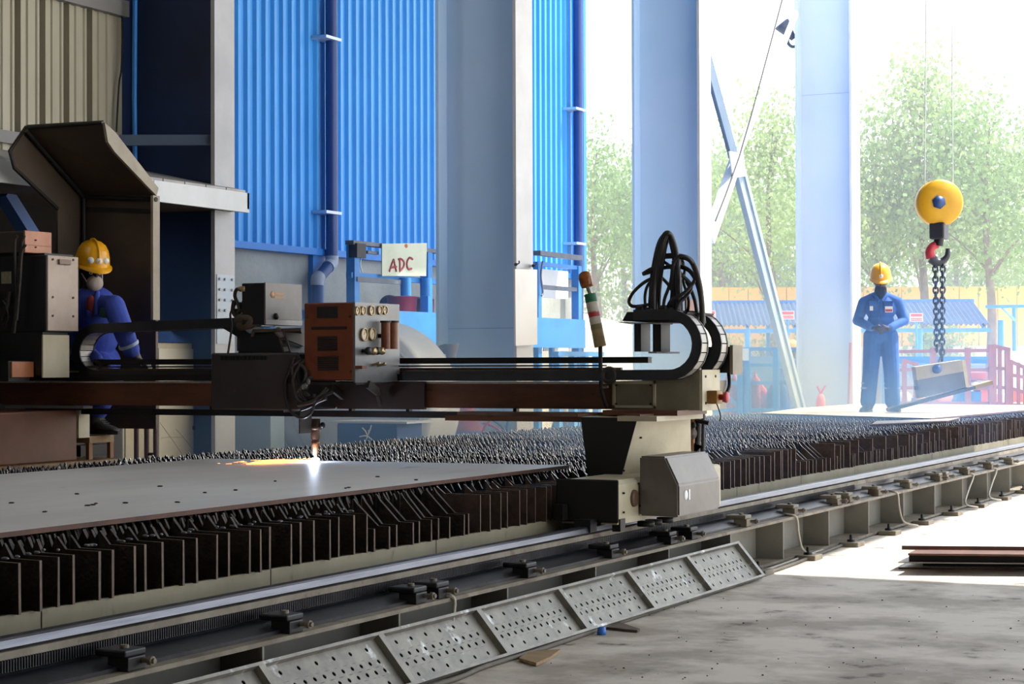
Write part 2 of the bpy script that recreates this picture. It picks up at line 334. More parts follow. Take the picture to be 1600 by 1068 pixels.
# ------------------------------------------------------------------ blue building beyond the columns
bb = thing('blue_warehouse', 'big bright blue corrugated warehouse standing on a grey rendered base wall', 'building', (-14.5, 24, 0))
RP = .21; NR = 5
pr = []
for k in range(NR):
    y = k*RP; pr += [(-14.0, y), (-14.0, y+.085), (-13.955, y+.115), (-13.955, y+.175)]
pr += [(-14.0, NR*RP-.004), (-14.03, NR*RP-.004), (-14.03, 0)]
b = MB(); b.prism(pr, 2, 0, 6.04); me = b.mesh('corrugated_sheet', [blue_wall], (-14.0, 0, 0))
Y0 = 31.3
for k in range(14):
    ob = bpy.data.objects.new('corrugated_sheet', me); COL.objects.link(ob); ob.parent = bb
    ob.location = Vector((-14.0, Y0-NR*RP*(k+1), 2.95))-Vector((-14.5, 24, 0)); WORLD[ob.name] = Vector((-14, Y0-NR*RP*(k+1), 2.95))
MB().box((-14.3, 14, 0), (-14.04, 31.3, 2.95)).build('base_wall', block_wall, bb)
MB().box((-14.02, 16.6, 2.86), (-13.9, 31.32, 2.95)).build('drip_trim', blue_trim, bb)
MB().box((-14.05, 31.3, 2.95), (-13.93, 31.42, 9)).build('corner_trim', blue_trim, bb)
MB().box((-26, 31.3, 0), (-14.0, 31.42, 9)).build('gable_wall', blue_trim, bb)
p = PX(494, 430, -14.0); MB().box((-14.04, p[1]-.14, 0), (-13.96, p[1]+.14, 2.86)).build('wall_post', blue_trim, bb)
p = PX(557, 430, -14.0)
def downpipe(x, ytop, lbl, elbow):
    Yp = PX(x, 100, -13.82)[1]
    d = thing('downpipe', lbl, 'pipe', (-13.82, Yp, 0))
    if elbow:
        z1 = PX(x, 402, -13.82)[2]; e1 = Vector(PX(x, 410, -13.82)); e2 = Vector(PX(496, 436, -13.82)); e3 = Vector(PX(494, 470, -13.82))
        MB().cyl((-13.82, Yp, 8.98), (-13.82, Yp, z1), .085, n=14).build('pipe', pipe_navy, d)
        MB().tube([(-13.82, Yp, z1+.02), e1, e1*.75+e2*.25], .092, n=12).build('elbow', pipe_grey, d)
        MB().tube([e1*.15+e2*.85, e2, e2*.72+e3*.28], .092, n=12).build('elbow', pipe_grey, d)
        MB().cyl(e1, e2, .082, n=14).cyl(e2, (e3.x, e3.y, .1), .085, n=14).build('pipe', pipe_navy, d)
    else: MB().cyl((-13.82, Yp, 8.98), (-13.82, Yp, .1), .085, n=14).build('pipe', pipe_navy, d)
    for yy in ((62, 333) if elbow else (172, 381)):
        q = PX(x, yy, -13.82)[2]; MB().box((-13.98, Yp-.3, q-.02), (-13.72, Yp+.1, q+.02)).build('pipe_clip', mat('clip_zinc', '#b9c4d2', rough=.4, metal=.5), d)
downpipe(518, 0, 'navy downpipe with grey elbow left of the columns', True)
downpipe(903, 0, 'straight navy downpipe at the right corner of the blue warehouse', False)

# ------------------------------------------------------------------ cutting table with its slats
tb = thing('cutting_table', 'long cutting table bed of burnt sawtooth steel slats', 'cutting table', (-6.45, 16, 0))
def sideplate(x0, x1):
    y = 2.5
    while y < 28.4:
        MB().box((x0, y, .12), (x1, y+1.5-.008, .487)).build('side_plate', tbl_side, tb); y += 1.5
sideplate(-4.62, -4.60); sideplate(-8.28, -8.26)
MB().box((-8.26, 2.5, .1), (-4.62, 28.5, .14)).build('slag_tray', dark_steel, tb)
for y in (3, 8, 13, 18, 23, 28):
    for x in (-4.75, -6.4, -8.15): MB().box((x-.06, y-.06, 0), (x+.06, y+.06, .48)).build('leg', tbl_side, tb)
for x in (-5.5, -6.5, -7.5): MB().box((x-.03, 2.5, .36), (x+.03, 28.5, .478)).build('slat_bearer', dark_steel, tb)
T = .0045
def slat_mesh(tabz, tablen, seed, fat=False):
    T = .0068 if fat else .0045
    r = random.Random(seed); P = [(-4.583, tabz), (-4.583-tablen, tabz+.002)]
    x = -4.583-tablen-(.0 if tabz > .64 else .09)-r.uniform(0, .03); base = .684
    if tabz <= .64: P.append((x, .70))
    melt = 1.0
    while x > -8.30:
        pit = .044*(1+r.uniform(-.14, .14)); top = .728-abs(r.gauss(0, .006)); lo = base+r.uniform(-.012, .01)
        P += [(x-pit*.46, top), (x-pit*.54, top-.002), (x-pit, lo)]; x -= pit
    n = len(P); vs = []
    for (px, pz) in P:
        for t in (-T, T): vs.append((px, t+r.uniform(-.0012, .0012)*(2.5 if fat else 1), pz))
    k = len(vs)
    for (px, pz) in P:
        for t in (-T, T): vs.append((px, t, .487))
    b = MB(); F = []; G = []
    for i in range(n-1):
        a, c = 2*i, 2*i+2
        F += [(a, c, k+c, k+a), (a+1, k+a+1, k+c+1, c+1)]; G.append((a, a+1, c+1, c))
    F += [(2*n-2, 2*n-1, k+2*n-1, k+2*n-2)]; G.append((0, k, k+1, 1))
    b.add(vs, F[:4], 0 if fat else 3); b.add(vs, F[4:], 0)
    if fat: b.add(vs, G[:1], 1); b.add(vs, G[1:-1], 0); b.add(vs, G[-1:], 1)
    else: b.add(vs, G[:-1], 1); b.add(vs, G[-1:], 2)
    return b.mesh('slat', [slat_rust, slat_dim] if fat else [slat_grey if tabz > .68 or seed >= 20 else slat_rust, slat_edge, slat_dim, slat_tab], (0, 0, 0))
SM = {('tall', i): slat_mesh(.67, .12+.012*(i % 5), 10+i) for i in range(9)}
SM.update({('burnt', i): slat_mesh(.67, .12+.012*(i % 5), 70+i, True) for i in range(9)})
SM.update({('burntshort', i): slat_mesh(.595, .06+.02*(i % 3), 90+i, True) for i in range(5)})
SM.update({('high', i): slat_mesh(.682, .17+.02*(i % 4), 50+i) for i in range(7)})
SM.update({('short', i): slat_mesh(.595, .06+.02*(i % 3), 20+i) for i in range(7)})
SM.update({('wide', i): slat_mesh(.705, .26+.03*(i % 3), 30+i) for i in range(7)})
ys0 = PX(22.4, 930, -4.6)[1]; PIT = .1096
k0 = int((ys0-3.2)/PIT); nsl = int((28.4-3.2)/PIT)
for i in range(nsl):
    y = ys0+(i-k0)*PIT; d = FW @ (np.array([-4.6, y, .6])-EYE); px = 800+FPX*(RT @ (np.array([-4.6, y, .6])-EYE))/d
    if px < 580: kd = 'burnt'
    elif px < 742: kd = 'burntshort'
    elif px < 1246: kd = 'high' if px < 1200 else 'wide'
    elif px < 1290: kd = 'short'
    else: kd = 'wide' if (i*5//7+i//9) % 3 == 0 else ('short' if random.random() < .75 else 'high')
    me = random.choice([v for (q, _), v in SM.items() if q == kd])
    ob = bpy.data.objects.new('slat', me); COL.objects.link(ob); ob.parent = tb
    ob.location = Vector((random.uniform(-.012, .012), y+random.uniform(-.012, .012), 0))-Vector((-6.45, 16, 0)) + Vector((0, 0, 0))
    ob.rotation_euler = (0, random.uniform(-.0006, .0006), random.uniform(-.004, .004))
    WORLD[ob.name] = Vector((0, y, 0))
# slag lumps and bright spatter that hang on the slat shoulders at the near end
sg = MB()
for i in range(26):
    y = 5.1+i*.1096; x = -4.71+random.uniform(-.03, .02)
    for _ in range(1+i % 2): sg.ell((x+random.uniform(-.03, .03), y+random.uniform(-.02, .02), .675+random.uniform(0, .01)), (random.uniform(.008, .02), .008, .006), 6, 4)
o = sg.build('slag_spatter', mat('bright_slag', '#77747c', rough=.4, metal=.5), tb); o['kind'] = 'stuff'

# plates on the table
pl = MB(); pl.slab([(-4.85, 2.6, .729), (-4.87, 10.71, .729), (-7.42, 10.55, .729), (-7.6, 2.6, .729)], (0, 0, .02))
o = pl.build('steel_plate', [plate_steel]); tag(o, 'large grey mill-scale plate under the cutting torch', 'steel plate')
o.data.materials.append(plate_rust)
for f_ in o.data.polygons:
    if abs(f_.normal.z) < .5: f_.material_index = 1
def plate(name, pts, z, t, label, m=plate_steel, grp=None, edge=None):
    o = MB().slab([(p[0], p[1], z) for p in pts], (0, 0, t)).build(name, [m, edge or plate_rust]); tag(o, label, 'steel plate', grp)
    for f_ in o.data.polygons:
        if abs(f_.normal.z) < .5: f_.material_index = 1
    return o
pale_plate = mat('pale_plate', '#b9b6b2', '#a6a29d', 1, .45, .2)
a = PZ(1190, 645, .75); c = PZ(1455, 653, .75); 
plate('steel_plate', [a, c, (-4.98, 25.6, 0), (-4.98, 28.2, 0), (-8.1, 28.2, 0), (-8.1, 25.5, 0)], .73, .02, 'pale steel plate the far standing worker stands on', pale_plate)
plate('steel_strip', [PZ(1362, 661, .75), PZ(1480, 656, .75), PZ(1500, 651, .75), PZ(1466, 653.5, .75), PZ(1370, 656, .75)], .731, .012, 'narrow offcut strip lying on the slats before the far plate', pale_plate)

# ------------------------------------------------------------------ girder, rail and its clamps
gd = thing('rail_girder', 'grey painted girder with vertical stiffeners carrying the crane-type rail', 'girder', (-4.34, 14, 0))
MB().box((-4.56, 1, .285), (-4.13, 30, .303)).build('top_flange', girder_rusty, gd)
MB().box((-4.56, 1, .012), (-4.13, 30, .03)).build('bottom_flange', girder_rusty, gd)
MB().box((-4.352, 1, .03), (-4.33, 30, .285)).build('web', girder_paint, gd)
ys = PX(1224.5, 850, -4.13)[1]; ST = PX(1295.7, 840, -4.13)[1]-ys
st = MB().box((-4.33, 0, .03), (-4.134, .012, .285)).mesh('stiffener', girder_paint, (0, 0, 0))
pad = None
for k in range(-9, 16):
    y = ys+k*ST
    if y > 29.5 or y < 1.5: continue
    ob = bpy.data.objects.new('stiffener', st); COL.objects.link(ob); ob.parent = gd; ob.location = Vector((0, y, 0))-Vector((-4.34, 14, 0)); 
    # base pad with a levelling stud
    yp = y+.32
    P0 = MB().box((-4.12, yp-.09, 0), (-3.98, yp+.09, .035), bev=.004).build('base_pad', girder_rusty, gd)
    MB().lathe([(.032, .035), (.03, .05), (.012, .052), (.011, .085), (0, .088)], (-4.06, yp, 0), (0, 0, 1), 8).build('anchor_bolt', dark_steel, P0)
MB().box((-4.328, PX(1358.7, 800, -4.2)[1]+.12, .06), (-4.322, PX(1358.7, 800, -4.2)[1]+.62, .26)).build('patch_plate', girder_paint, gd)

rl = thing('gantry_rail', 'long polished steel rail with clamps on top of the grey girder', 'rail', (-4.36, 14, .303))
MB().prism([(-4.405, .43), (-4.40, .455), (-4.39, .462), (-4.345, .462), (-4.335, .455), (-4.33, .43), (-4.345, .42), (-4.39, .42)], 1, 1, 30).build('rail_head', rail_bright, rl)
MB().prism([(-4.45, .303), (-4.27, .303), (-4.19, .303), (-4.19, .318), (-4.33, .34), (-4.35, .36), (-4.35, .42), (-4.385, .42), (-4.385, .36), (-4.41, .34), (-4.53, .318), (-4.53, .303)], 1, 1, 30).build('rail_foot', rail_dark, rl)
MB().box((-4.35, 1, .385), (-4.33, 30, .418)).build('backing_strip', girder_rusty, rl)
rk = MB().box((-4.352, 1, .35), (-4.325, 30, .384))
y = 3.0
while y < 15: rk.prism([(y, .384), (y+.008, .384), (y+.006, .393), (y+.002, .393)], 0, -4.35, -4.318).box((-4.325, y+.001, .352), (-4.318, y+.007, .384)); y += .014
o = rk.build('gear_rack', rail_dark, rl)
clip = None
CLX = [205, 455, 651, 686, 825, 955, 1047, 1080, 1165, 1240, 1307, 1326, 1371, 1420, 1467, 1478, 1511, 1548, 1580, -30]
for x in CLX:
    y = PX(x, 800, -4.17)[1]
    b1 = MB().box((-4.235, y-.05, .303), (-4.145, y+.05, .352), bev=.004).box((-4.285, y-.06, .352), (-4.15, y+.06, .378), bev=.007)
    o = b1.build('rail_clamp', black_metal if x < 1100 else girder_rusty, rl)
    MB().cyl((-4.2, y, .378), (-4.2, y, .39), .016, n=6).build('clamp_nut', girder_rusty, o)
    b2 = MB().cyl((-4.15, y+.03, .335), (-4.09, y+.03, .335), .01, n=8).cyl((-4.115, y+.03, .335), (-4.1, y+.03, .335), .018, n=6)
    b2.build('clamp_bolt', girder_rusty, o)

# cables clipped over the girder edge
def cable(name, pts, r, label, m, grp=None, cat='cable'):
    o = MB().tube(pts, r).build(name, m); return tag(o, label, cat, grp)
cab = mat('grey_cable', '#a8a294', rough=.6); cabd = mat('dusty_cable', '#6c6558', '#575047', 6, .7)
for (xt, yt, xb_, yb, lb) in ((1243, 797, 1262, 876, 'grey cable hanging over the girder edge just beyond the perforated panel'), (1401, 763, 1417, 826, 'curved grey cable looping down the girder beside the pale patch plate'),
                          (1520, 732, 1513, 782, 'thin grey cable down the girder, second from the right edge'), (1556, 722, 1550, 772, 'thin grey cable down the girder, nearest the right edge'), (706, 922, 719, 962, 'grey cable bent over the girder edge behind the perforated panel')):
    t = PX(xt, yt, -4.12); q = PX(xb_, yb, -4.06)
    cable('hanging_cable', [(-4.3, t[1]+.05, .312), (-4.16, t[1], .314), (-4.118, t[1]+.02, .29), (-4.11, (t[1]+q[1])/2, .17), (-4.08, q[1]-.02, .06), (-4.0, q[1]+.12, .02)], .009, lb, cab)
pts = [PZ(x, y, .012) for x, y in ((560, 1102), (700, 1064), (760, 1040), (850, 1012), (960, 974), (1010, 958), (1090, 930), (1160, 906), (1230, 884), (1330, 846), (1420, 815), (1500, 790), (1580, 764), (1640, 745))]
cable('floor_cable', pts, .012, 'long dusty cable lying on the floor along the foot of the girder', cabd)
pts2 = [p+np.array([-.05+.02*math.sin(i*2.1), .1, 0]) for i, p in enumerate(pts[3:])]
cable('floor_cable', pts2, .009, 'thinner grey cable snaking between the base pads and the long floor cable', cab)

# perforated plank panel leaning against the girder
pp = thing('perforated_panel', 'galvanised perforated plank panel leaning against the foot of the girder', 'panel', (-4.0, 8, 0))
yb0 = PX(399, 1046, -4.12)[1]; BAY = PX(1148, 851, -4.12)[1]; BAY = (BAY-yb0)/6
B0 = Vector((-3.95, 0, .014)); E1 = Vector((-4.118, 0, .213)); eu = (E1-B0); LU = eu.length; eu.normalize(); en = Vector((eu.z, 0, -eu.x))
def Q(u, y, n=0): return B0+eu*u+en*n+Vector((0, y, 0))
bay = MB(); hol = []
for r_, (u, cnt) in enumerate(((.045, 6), (.105, 11), (.15, 11), (.215, 6))):
    for j in range(cnt): hol.append((u, .06+(BAY-.12)*(j+.5)/cnt))
rows = [(.0, .022), (.022, .068), (.068, .083), (.083, .127), (.127, .128), (.128, .172), (.172, .19), (.19, .24), (.24, LU)]
for (u0, u1) in rows:
    hs = sorted(h[1] for h in hol if u0 < h[0] < u1)
    if not hs:
        bay.add([Q(u0, 0), Q(u0, BAY), Q(u1, BAY), Q(u1, 0)], [(0, 1, 2, 3)]); continue
    uc = [h[0] for h in hol if u0 < h[0] < u1][0]; edges = [0]+[(hs[i]+hs[i+1])/2 for i in range(len(hs)-1)]+[BAY]
    for i, hy in enumerate(hs):
        a0, a1 = edges[i], edges[i+1]; n = 12; inner = []; outer = []
        for k in range(n):
            t = 2*math.pi*k/n; ct, s_ = math.cos(t), math.sin(t); inner.append((uc+.0105*s_, hy+.0105*ct))
            kx = (a1-hy if ct > 0 else hy-a0)/max(abs(ct), 1e-6); ku = ((u1-uc) if s_ > 0 else (uc-u0))/max(abs(s_), 1e-6); q = min(kx, ku); outer.append((uc+q*s_, hy+q*ct))
        V = [Q(u, y) for u, y in outer]+[Q(u, y) for u, y in inner]+[Q(u, y, -.004) for u, y in inner]
        F = [(k, (k+1) % n, n+(k+1) % n, n+k) for k in range(n)]+[(n+k, n+(k+1) % n, 2*n+(k+1) % n, 2*n+k) for k in range(n)]
        bay.add(V, F)
        for (sa, sb) in ((a0, u0), (a1, u0), (a0, u1), (a1, u1)):
            # corner fill between the ring's outline and the cell's corner
            near = sorted(range(n), key=lambda k: (outer[k][0]-sb)**2+(outer[k][1]-sa)**2)[:2]
            bay.add([Q(sb, sa), Q(*outer[near[0]]), Q(*outer[near[1]])], [(0, 1, 2)])
bme = bay.mesh('perforated_sheet', galv, (0, 0, 0))
rib = MB().add([Q(u, y, n_) for y in (-.022, .022) for u, n_ in ((0, 0), (0, .03), (LU, .03), (LU, 0))], [(0, 1, 2, 3), (7, 6, 5, 4), (0, 4, 5, 1), (1, 5, 6, 2), (2, 6, 7, 3), (3, 7, 4, 0)]).mesh('rib', galv, (0, 0, 0))
NB = 9
for k in range(NB):
    for nm, me, yy in (('perforated_sheet', bme, yb0+(6-k-1)*BAY), ('rib', rib, yb0+(6-k)*BAY)):
        ob = bpy.data.objects.new(nm, me); COL.objects.link(ob); ob.parent = pp; ob.location = Vector((0, yy, 0))-Vector((-4.0, 8, 0))
YA, YB = yb0-(NB-6)*BAY, yb0+6*BAY+.022
for u in (0, LU): MB().bar(Q(u, YA, .014), Q(u, YB, .014), .014, .034, up=en).build('edge_rail', galv, pp)
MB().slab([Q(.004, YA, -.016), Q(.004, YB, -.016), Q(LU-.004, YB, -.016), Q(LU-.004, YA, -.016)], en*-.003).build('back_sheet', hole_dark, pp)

# small things on the floor
def scrap(pts, t, label, m, cat, nm):
    o = MB().slab([PZ(x, y, .004) for x, y in pts], (0, 0, t)).build(nm, m); return tag(o, label, cat)
scrap([(811, 1032), (826, 1021), (876, 1018), (860, 1030), (838, 1040)], .014, 'flat wooden offcut on the floor below the perforated panel', wood, 'wood offcut', 'wood_offcut')
scrap([(948, 982), (968, 974), (1000, 985), (996, 987)], .01, 'torn dark cardboard scrap on the floor by the panel', mat('dirty_cardboard', '#6b5f50', '#574c40', 5, .9), 'scrap', 'cardboard_scrap')
o = MB().lathe([(.0, 0), (.022, 0), (.024, .012), (.02, .035), (.012, .04), (0, .04)], PZ(940, 991, 0.0), (0, 0, 1), 14).build('bottle_cap', mat('blue_plastic', '#2f6fc4', rough=.4)); tag(o, 'small blue plastic cap on the floor beside the panel', 'cap')

# stacked plates on the floor at the right
za = .165
a = PZ(1409, 852, za); c = PZ(1600, 765, za)
dx = (c-a); dy = np.array([dx[1], -dx[0], 0]); dx /= np.linalg.norm(dx); dy /= np.linalg.norm(dy)
fr = PZ(1600, 853.5, za)-a; fr /= np.linalg.norm(fr)
gap_shade = mat('painted_gap_shade', '#17100d', '#0f0b09', 6, .8)  # near-black, paints the shade in the gaps of the stack
def stackplate(o0, z, t, L, Wd, label, m=pale_plate):
    p = np.array([o0[0], o0[1], 0]); return plate('steel_plate', [p, p+fr*Wd, p+fr*Wd+dx*L, p+dx*L], z, t, label, m, edge={'painted_gap_shade': gap_shade, 'pale_plate': m if z < .1 else plate_rust}.get(m.name, plate_rust))
stackplate(PZ(1403, 889, .0)+dx*.02, .0, .012, 4.0, 3.2, 'lowest plate of the stack on the sunlit floor, at floor level', plate_steel)
stackplate(PZ(1403, 877, .06), .0505, .0075, 4.1, 3.2, 'lower overhanging plate of the floor stack with a pale front edge', pale_plate)
for k, s_ in enumerate((.4, 1.9, 3.2)):
    q = a+dx*s_+fr*.55; o = MB().bar((q[0], q[1], .1205), tuple((q+fr*2.3)[:2])+(.1205,), .06, .014).build('spacer_bar', wood); tag(o, ['front', 'middle', 'rear'][k]+' timber spacer beneath the top plates of the floor stack', 'spacer')
stackplate(a+dx*.03+fr*.04, .058, .055, 3.6, 3.0, 'near-black filler painting the shade of the gap inside the floor stack', gap_shade)
stackplate(PZ(1403, 889, .0)+dx*.12+fr*.14, .0125, .038, 3.6, 3.0, 'near-black filler painting the shade in the lowest gap of the floor stack', gap_shade)
stackplate(PZ(1418, 862, .15)+dx*.012, .128, .012, 4.0, 3.1, 'rust-edged plate just beneath the top plate of the floor stack', plate_rust)
stackplate(a, .1385, .0265, 4.2, 3.2, 'topmost plate of the floor stack, pale with a rust-red edge', pale_plate)

# ------------------------------------------------------------------ the travelling gantry
GY = 10.8
ga = thing('gantry_machine', 'travelling cutting gantry with brown cross beam and cream end carriage on the rail', 'gantry', (-4.4, 10.8, .46))
XL = -9.9
MB().box((XL, GY, 1.09), (-4.62, GY+.16, 1.245)).build('cross_beam', rust_brown, ga)
MB().box((XL, GY-.012, 1.245), (-4.62, GY+.2, 1.257)).build('beam_top_rail', mat('worn_bright_rail', '#cfc4b8', '#a89c90', 12, .35, .6), ga)
MB().box((XL, GY+.03, 1.262), (-4.66, GY+.13, 1.305)).build('chain_tray', dark_steel, ga)
MB().box((XL, GY+.13, 1.3), (-4.62, GY+.16, 1.345)).build('guide_angle', mat('brown_guide', '#6b4a30', '#553a26', 5, .5), ga)
MB().box((XL, GY+.1, 1.318), (-4.66, GY+.131, 1.33)).build('guide_strip', mat('worn_bright_rail', '#cfc4b8'), ga)
MB().box((-9.6, GY+.16, 1.372), (-4.45, GY+.22, 1.41)).build('upper_guide_bar', black_metal, ga)
MB().box((-9.6, GY+.05, 1.352), (-4.7, GY+.1, 1.362)).build('upper_guide_bar', black_metal, ga)
MB().box((-9.2, GY+.02, 1.025), (-5.1, GY+.08, 1.066)).build('lower_bar', black_metal, ga)
MB().box((-9.3, GY-.08, 1.066), (-8.6, GY+.02, 1.085)).build('lower_bracket', purlin, ga)
for x in (-6.07, -6.5, -5.3, -7.6): MB().box((x-.012, GY+.03, 1.06), (x+.012, GY+.07, 1.095)).build('bar_hanger', black_metal, ga)
# rust-red shelf plate under the beam, running forward over the pedestal
MB().slab([(-5.62, GY-.14, 1.052), (-4.69, GY-.36, 1.052), (-4.69, GY-.06, 1.052), (-4.3, 10.46, 1.052), (-4.2, 10.9, 1.052), (-5.62, GY+.05, 1.052)], (0, 0, .018)).build('shelf_plate', mat('shelf_rust', '#7a5844', '#5e3f30', 6, .55), ga)
MB().prism([(-5.62, 1.02), (-4.7, 1.02), (-4.7, 1.052), (-5.62, 1.052)], 1, 10.5, 10.53).build('shelf_apron', rust_brown, ga)
# cream box at the right end of the beam
MB().box((-4.62, GY-.012, 1.088), (-4.05, GY+.46, 1.262)).build('beam_end_box', cream_dirty, ga)
MB().prism([(-4.53, 1.25), (-4.05, 1.25), (-4.05, 1.34), (-4.2, 1.33), (-4.4, 1.27)], 1, GY-.01, GY+.02).build('end_gusset', cream_dirty, ga)
MB().box((-4.05, GY-.005, 1.085), (-4.035, GY+.3, 1.33)).build('end_plate', cream, ga)
pf = MB()
for a, c in (((-4.61, 1.245), (-4.33, 1.262)), ((-4.61, 1.1), (-4.33, 1.115)), ((-4.61, 1.1), (-4.595, 1.262)), ((-4.345, 1.1), (-4.33, 1.262))): pf.box((a[0], GY-.022, a[1]), (c[0], GY-.012, c[1]))
o = pf.build('access_frame', cream, ga)
for x in (-4.585, -4.36):
    for z in (1.125, 1.237): MB().cyl((x, GY-.03, z), (x, GY-.02, z), .006, n=8).build('frame_screw', black_metal, o)
for z in (1.13, 1.29):
    MB().cyl((-4.036, GY+.05, z), (-4.03, GY+.05, z), .008, n=8).build('end_bolt', dark_steel, ga)
    MB().cyl((-4.036, GY+.22, z), (-4.03, GY+.22, z), .008, n=8).build('end_bolt', dark_steel, ga)
# tapering pedestal: front painted dark as shade, cream flank
pv = [(-4.675, 10.46, 1.052), (-4.315, 10.46, 1.052), (-4.235, 11.12, 1.052), (-4.675, 11.12, 1.052), (-4.63, 10.46, .69), (-4.42, 10.46, .69), (-4.30, 11.3, .69), (-4.63, 11.3, .69)]
MB().add(pv, [(0, 1, 5, 4), (1, 2, 6, 5), (2, 3, 7, 6), (3, 0, 4, 7), (0, 3, 2, 1), (4, 5, 6, 7)]).build('pedestal', cream, ga)
MB().slab([(-4.44, 10.45, 1.03), (-4.19, 10.45, 1.03), (-4.16, 11.14, 1.03), (-4.4, 11.14, 1.03)], (0, 0, .03)).build('pedestal_cap', cream, ga)
MB().box((-4.6, 10.6, 1.06), (-4.12, 11.1, 1.09)).build('packing_plate', rust_brown, ga)
MB().slab([(-4.678, 10.452, 1.05), (-4.313, 10.452, 1.05), (-4.418, 10.452, .7), (-4.632, 10.452, .7)], (0, .006, 0)).build('pedestal_front_shade', mat('painted_front_shade', '#171413', '#100e0e', 4, .6), ga)  # near-black sheet paints the shade on the pedestal front
for y, z in ((10.55, .93), (10.75, .8), (10.62, .75)): MB().cyl((-4.345, y, z), (-4.325, y, z), .006, n=8).build('flank_bolt', dark_steel, ga)
# end carriage low over the rail
cb = MB(); cb.prism([(-4.54, .47), (-4.54, .70), (-4.52, .715), (-4.23, .715), (-4.2, .69), (-4.2, .47), (-4.3, .47), (-4.3, .50), (-4.44, .50), (-4.44, .47)], 1, 9.88, 11.52)
cb.build('end_carriage', cream, ga)
MB().box((-4.57, 9.868, .48), (-4.19, 9.88, .72), bev=.008).build('carriage_front_shade', mat('painted_front_shade', '#171413', '#100e0e', 4, .6), ga)  # near-black sheet paints the shade on the carriage front
MB().lathe([(0, .016), (.043, .016), (.047, .012), (.05, 0)], PX(990, 778, -4.2), (1, 0, 0), 20).build('axle_cap', mat('brown_cap', '#6a5140', '#57412f', 8, .5), ga)
for x, y in ((975, 735), (975, 770), (975, 800), (998, 755), (1000, 790)): MB().cyl(PX(x, y, -4.202), PX(x, y, -4.19), .006, n=8).build('carriage_bolt', dark_steel, ga)
MB().box((-4.42, 9.78, .43), (-4.32, 9.87, .50)).build('rail_scraper', black_metal, ga)
MB().box((-4.56, 9.8, .49), (-4.5, 9.87, .58)).build('scraper_bracket', dark_steel, ga)
MB().prism([(-4.24, .43), (-4.19, .43), (-4.19, .5), (-4.24, .5)], 1, 9.9, 9.97).build('rail_guard', black_metal, ga)
for y in (10.3, 10.42, 10.6): MB().lathe([(0, 0), (.05, 0), (.05, .03), (0, .03)], (-4.2, y, .43), (0, 0, 1), 14).build('guide_roller', black_metal, ga)
# drive cover, grey, chamfered
cv = MB(); cv.prism([(-4.19, .5), (-3.95, .5), (-3.95, .68), (-4.03, .84), (-4.19, .84)], 1, 10.18, 10.86)
dc = cv.build('drive_cover', grey_cover, ga)
bm = bmesh.new(); bm.from_mesh(dc.data); bmesh.ops.bevel(bm, geom=list(bm.edges), offset=.01, segments=2, affect='EDGES'); bm.to_mesh(dc.data); bm.free()
lg = PX(1072, 773, -3.9485)
MB().lathe([(0, .001), (.027, .001), (.028, 0)], lg, (1, 0, 0), 18).build('oval_mark', white_p, dc)
MB().box((-3.949, lg[1]+.042, lg[2]-.03), (-3.9475, lg[1]+.065, lg[2]+.03)).build('bar_mark', white_p, dc)
MB().box((-4.19, 10.86, .5), (-3.99, 11.0, .76), bev=.02).build('rear_housing', cream, ga)
# emergency stop, junction box
es = MB().box((-4.035, GY+.07, 1.125), (-3.97, GY+.17, 1.205), bev=.006).build('stop_box', mat('worn_yellow_box', '#a3742c', '#7d5420', 10, .5), ga)
MB().lathe([(0, .0), (.018, 0), (.018, .028), (.032, .03), (.034, .045), (.026, .052), (0, .054)], (-3.97, GY+.12, 1.165), (1, 0, 0), 16).build('mushroom_button', red_p, es)
MB().tube([(-3.99, GY+.12, 1.125), (-3.975, GY+.14, 1.06), (-4.0, GY+.2, 1.02)], .004).build('stop_wire', black_metal, es)
jb = MB().box((-4.2, GY+.35, 1.31), (-3.985, GY+.5, 1.47)).build('junction_box', black_metal, ga)
MB().box((-3.985, GY+.34, 1.3), (-3.965, GY+.52, 1.48)).build('box_lid', cream_dirty, jb)
MB().tube([(-4.05, GY+.5, 1.31), (-4.03, GY+.45, 1.22), (-4.04, GY+.35, 1.14)], .012).build('box_cable', black_metal, jb)

# torch station of the gantry's right end, behind the pedestal
ts = thing('oxy_torch_station', 'idle oxy-fuel torch station hanging behind the cream pedestal', 'torch', (-4.35, 11.5, .75))
TYY = 11.45
def P5(x, y, d=0): return PY(x, y, TYY+d)
MB().box(P5(1070, 660)[0:3], P5(1096, 610, .06)[0:3]).build('slide_plate', rust_brown, ts)
MB().cyl(P5(1082, 640), P5(1079, 725), .022, n=12).build('torch_tube', mat('coppery_tube', '#6d4630', '#543322', 8, .4, .6), ts)
MB().cyl(P5(1090, 655, .1), P5(1087, 725, .1), .025, n=12).build('torch_tube', dark_steel, ts)
MB().cyl(P5(1099, 645, .05), P5(1098, 715, .05), .012, n=10).build('gas_tube', hose_brown, ts)
MB().lathe([(0, -.05), (.04, -.05), (.045, -.02), (.04, .03), (.025, .05), (0, .05)], P5(1076, 678), (1, -.3, .3), 14).build('motor_housing', hood_brown, ts)
for x, y in ((1068, 664), (1074, 661), (1083, 664), (1066, 675)): MB().ell(P5(x, y, -.03), (.022, .02, .02), 8, 6).build('valve_knob', black_metal, ts)
MB().slab([P5(1072, 705), P5(1086, 707), P5(1096, 698), P5(1085, 694)], (0, 0, .008)).build('bracket_plate', cream_dirty, ts)
MB().cyl(P5(1090, 657), P5(1108, 661), .014, n=10).build('clamp_lever', black_metal, ts)
MB().lathe([(.0, 0), (.04, 0), (.045, .006), (0, .012)], P5(1074, 704), (0, 0, 1), 14).build('shield_disc', galv, ts)

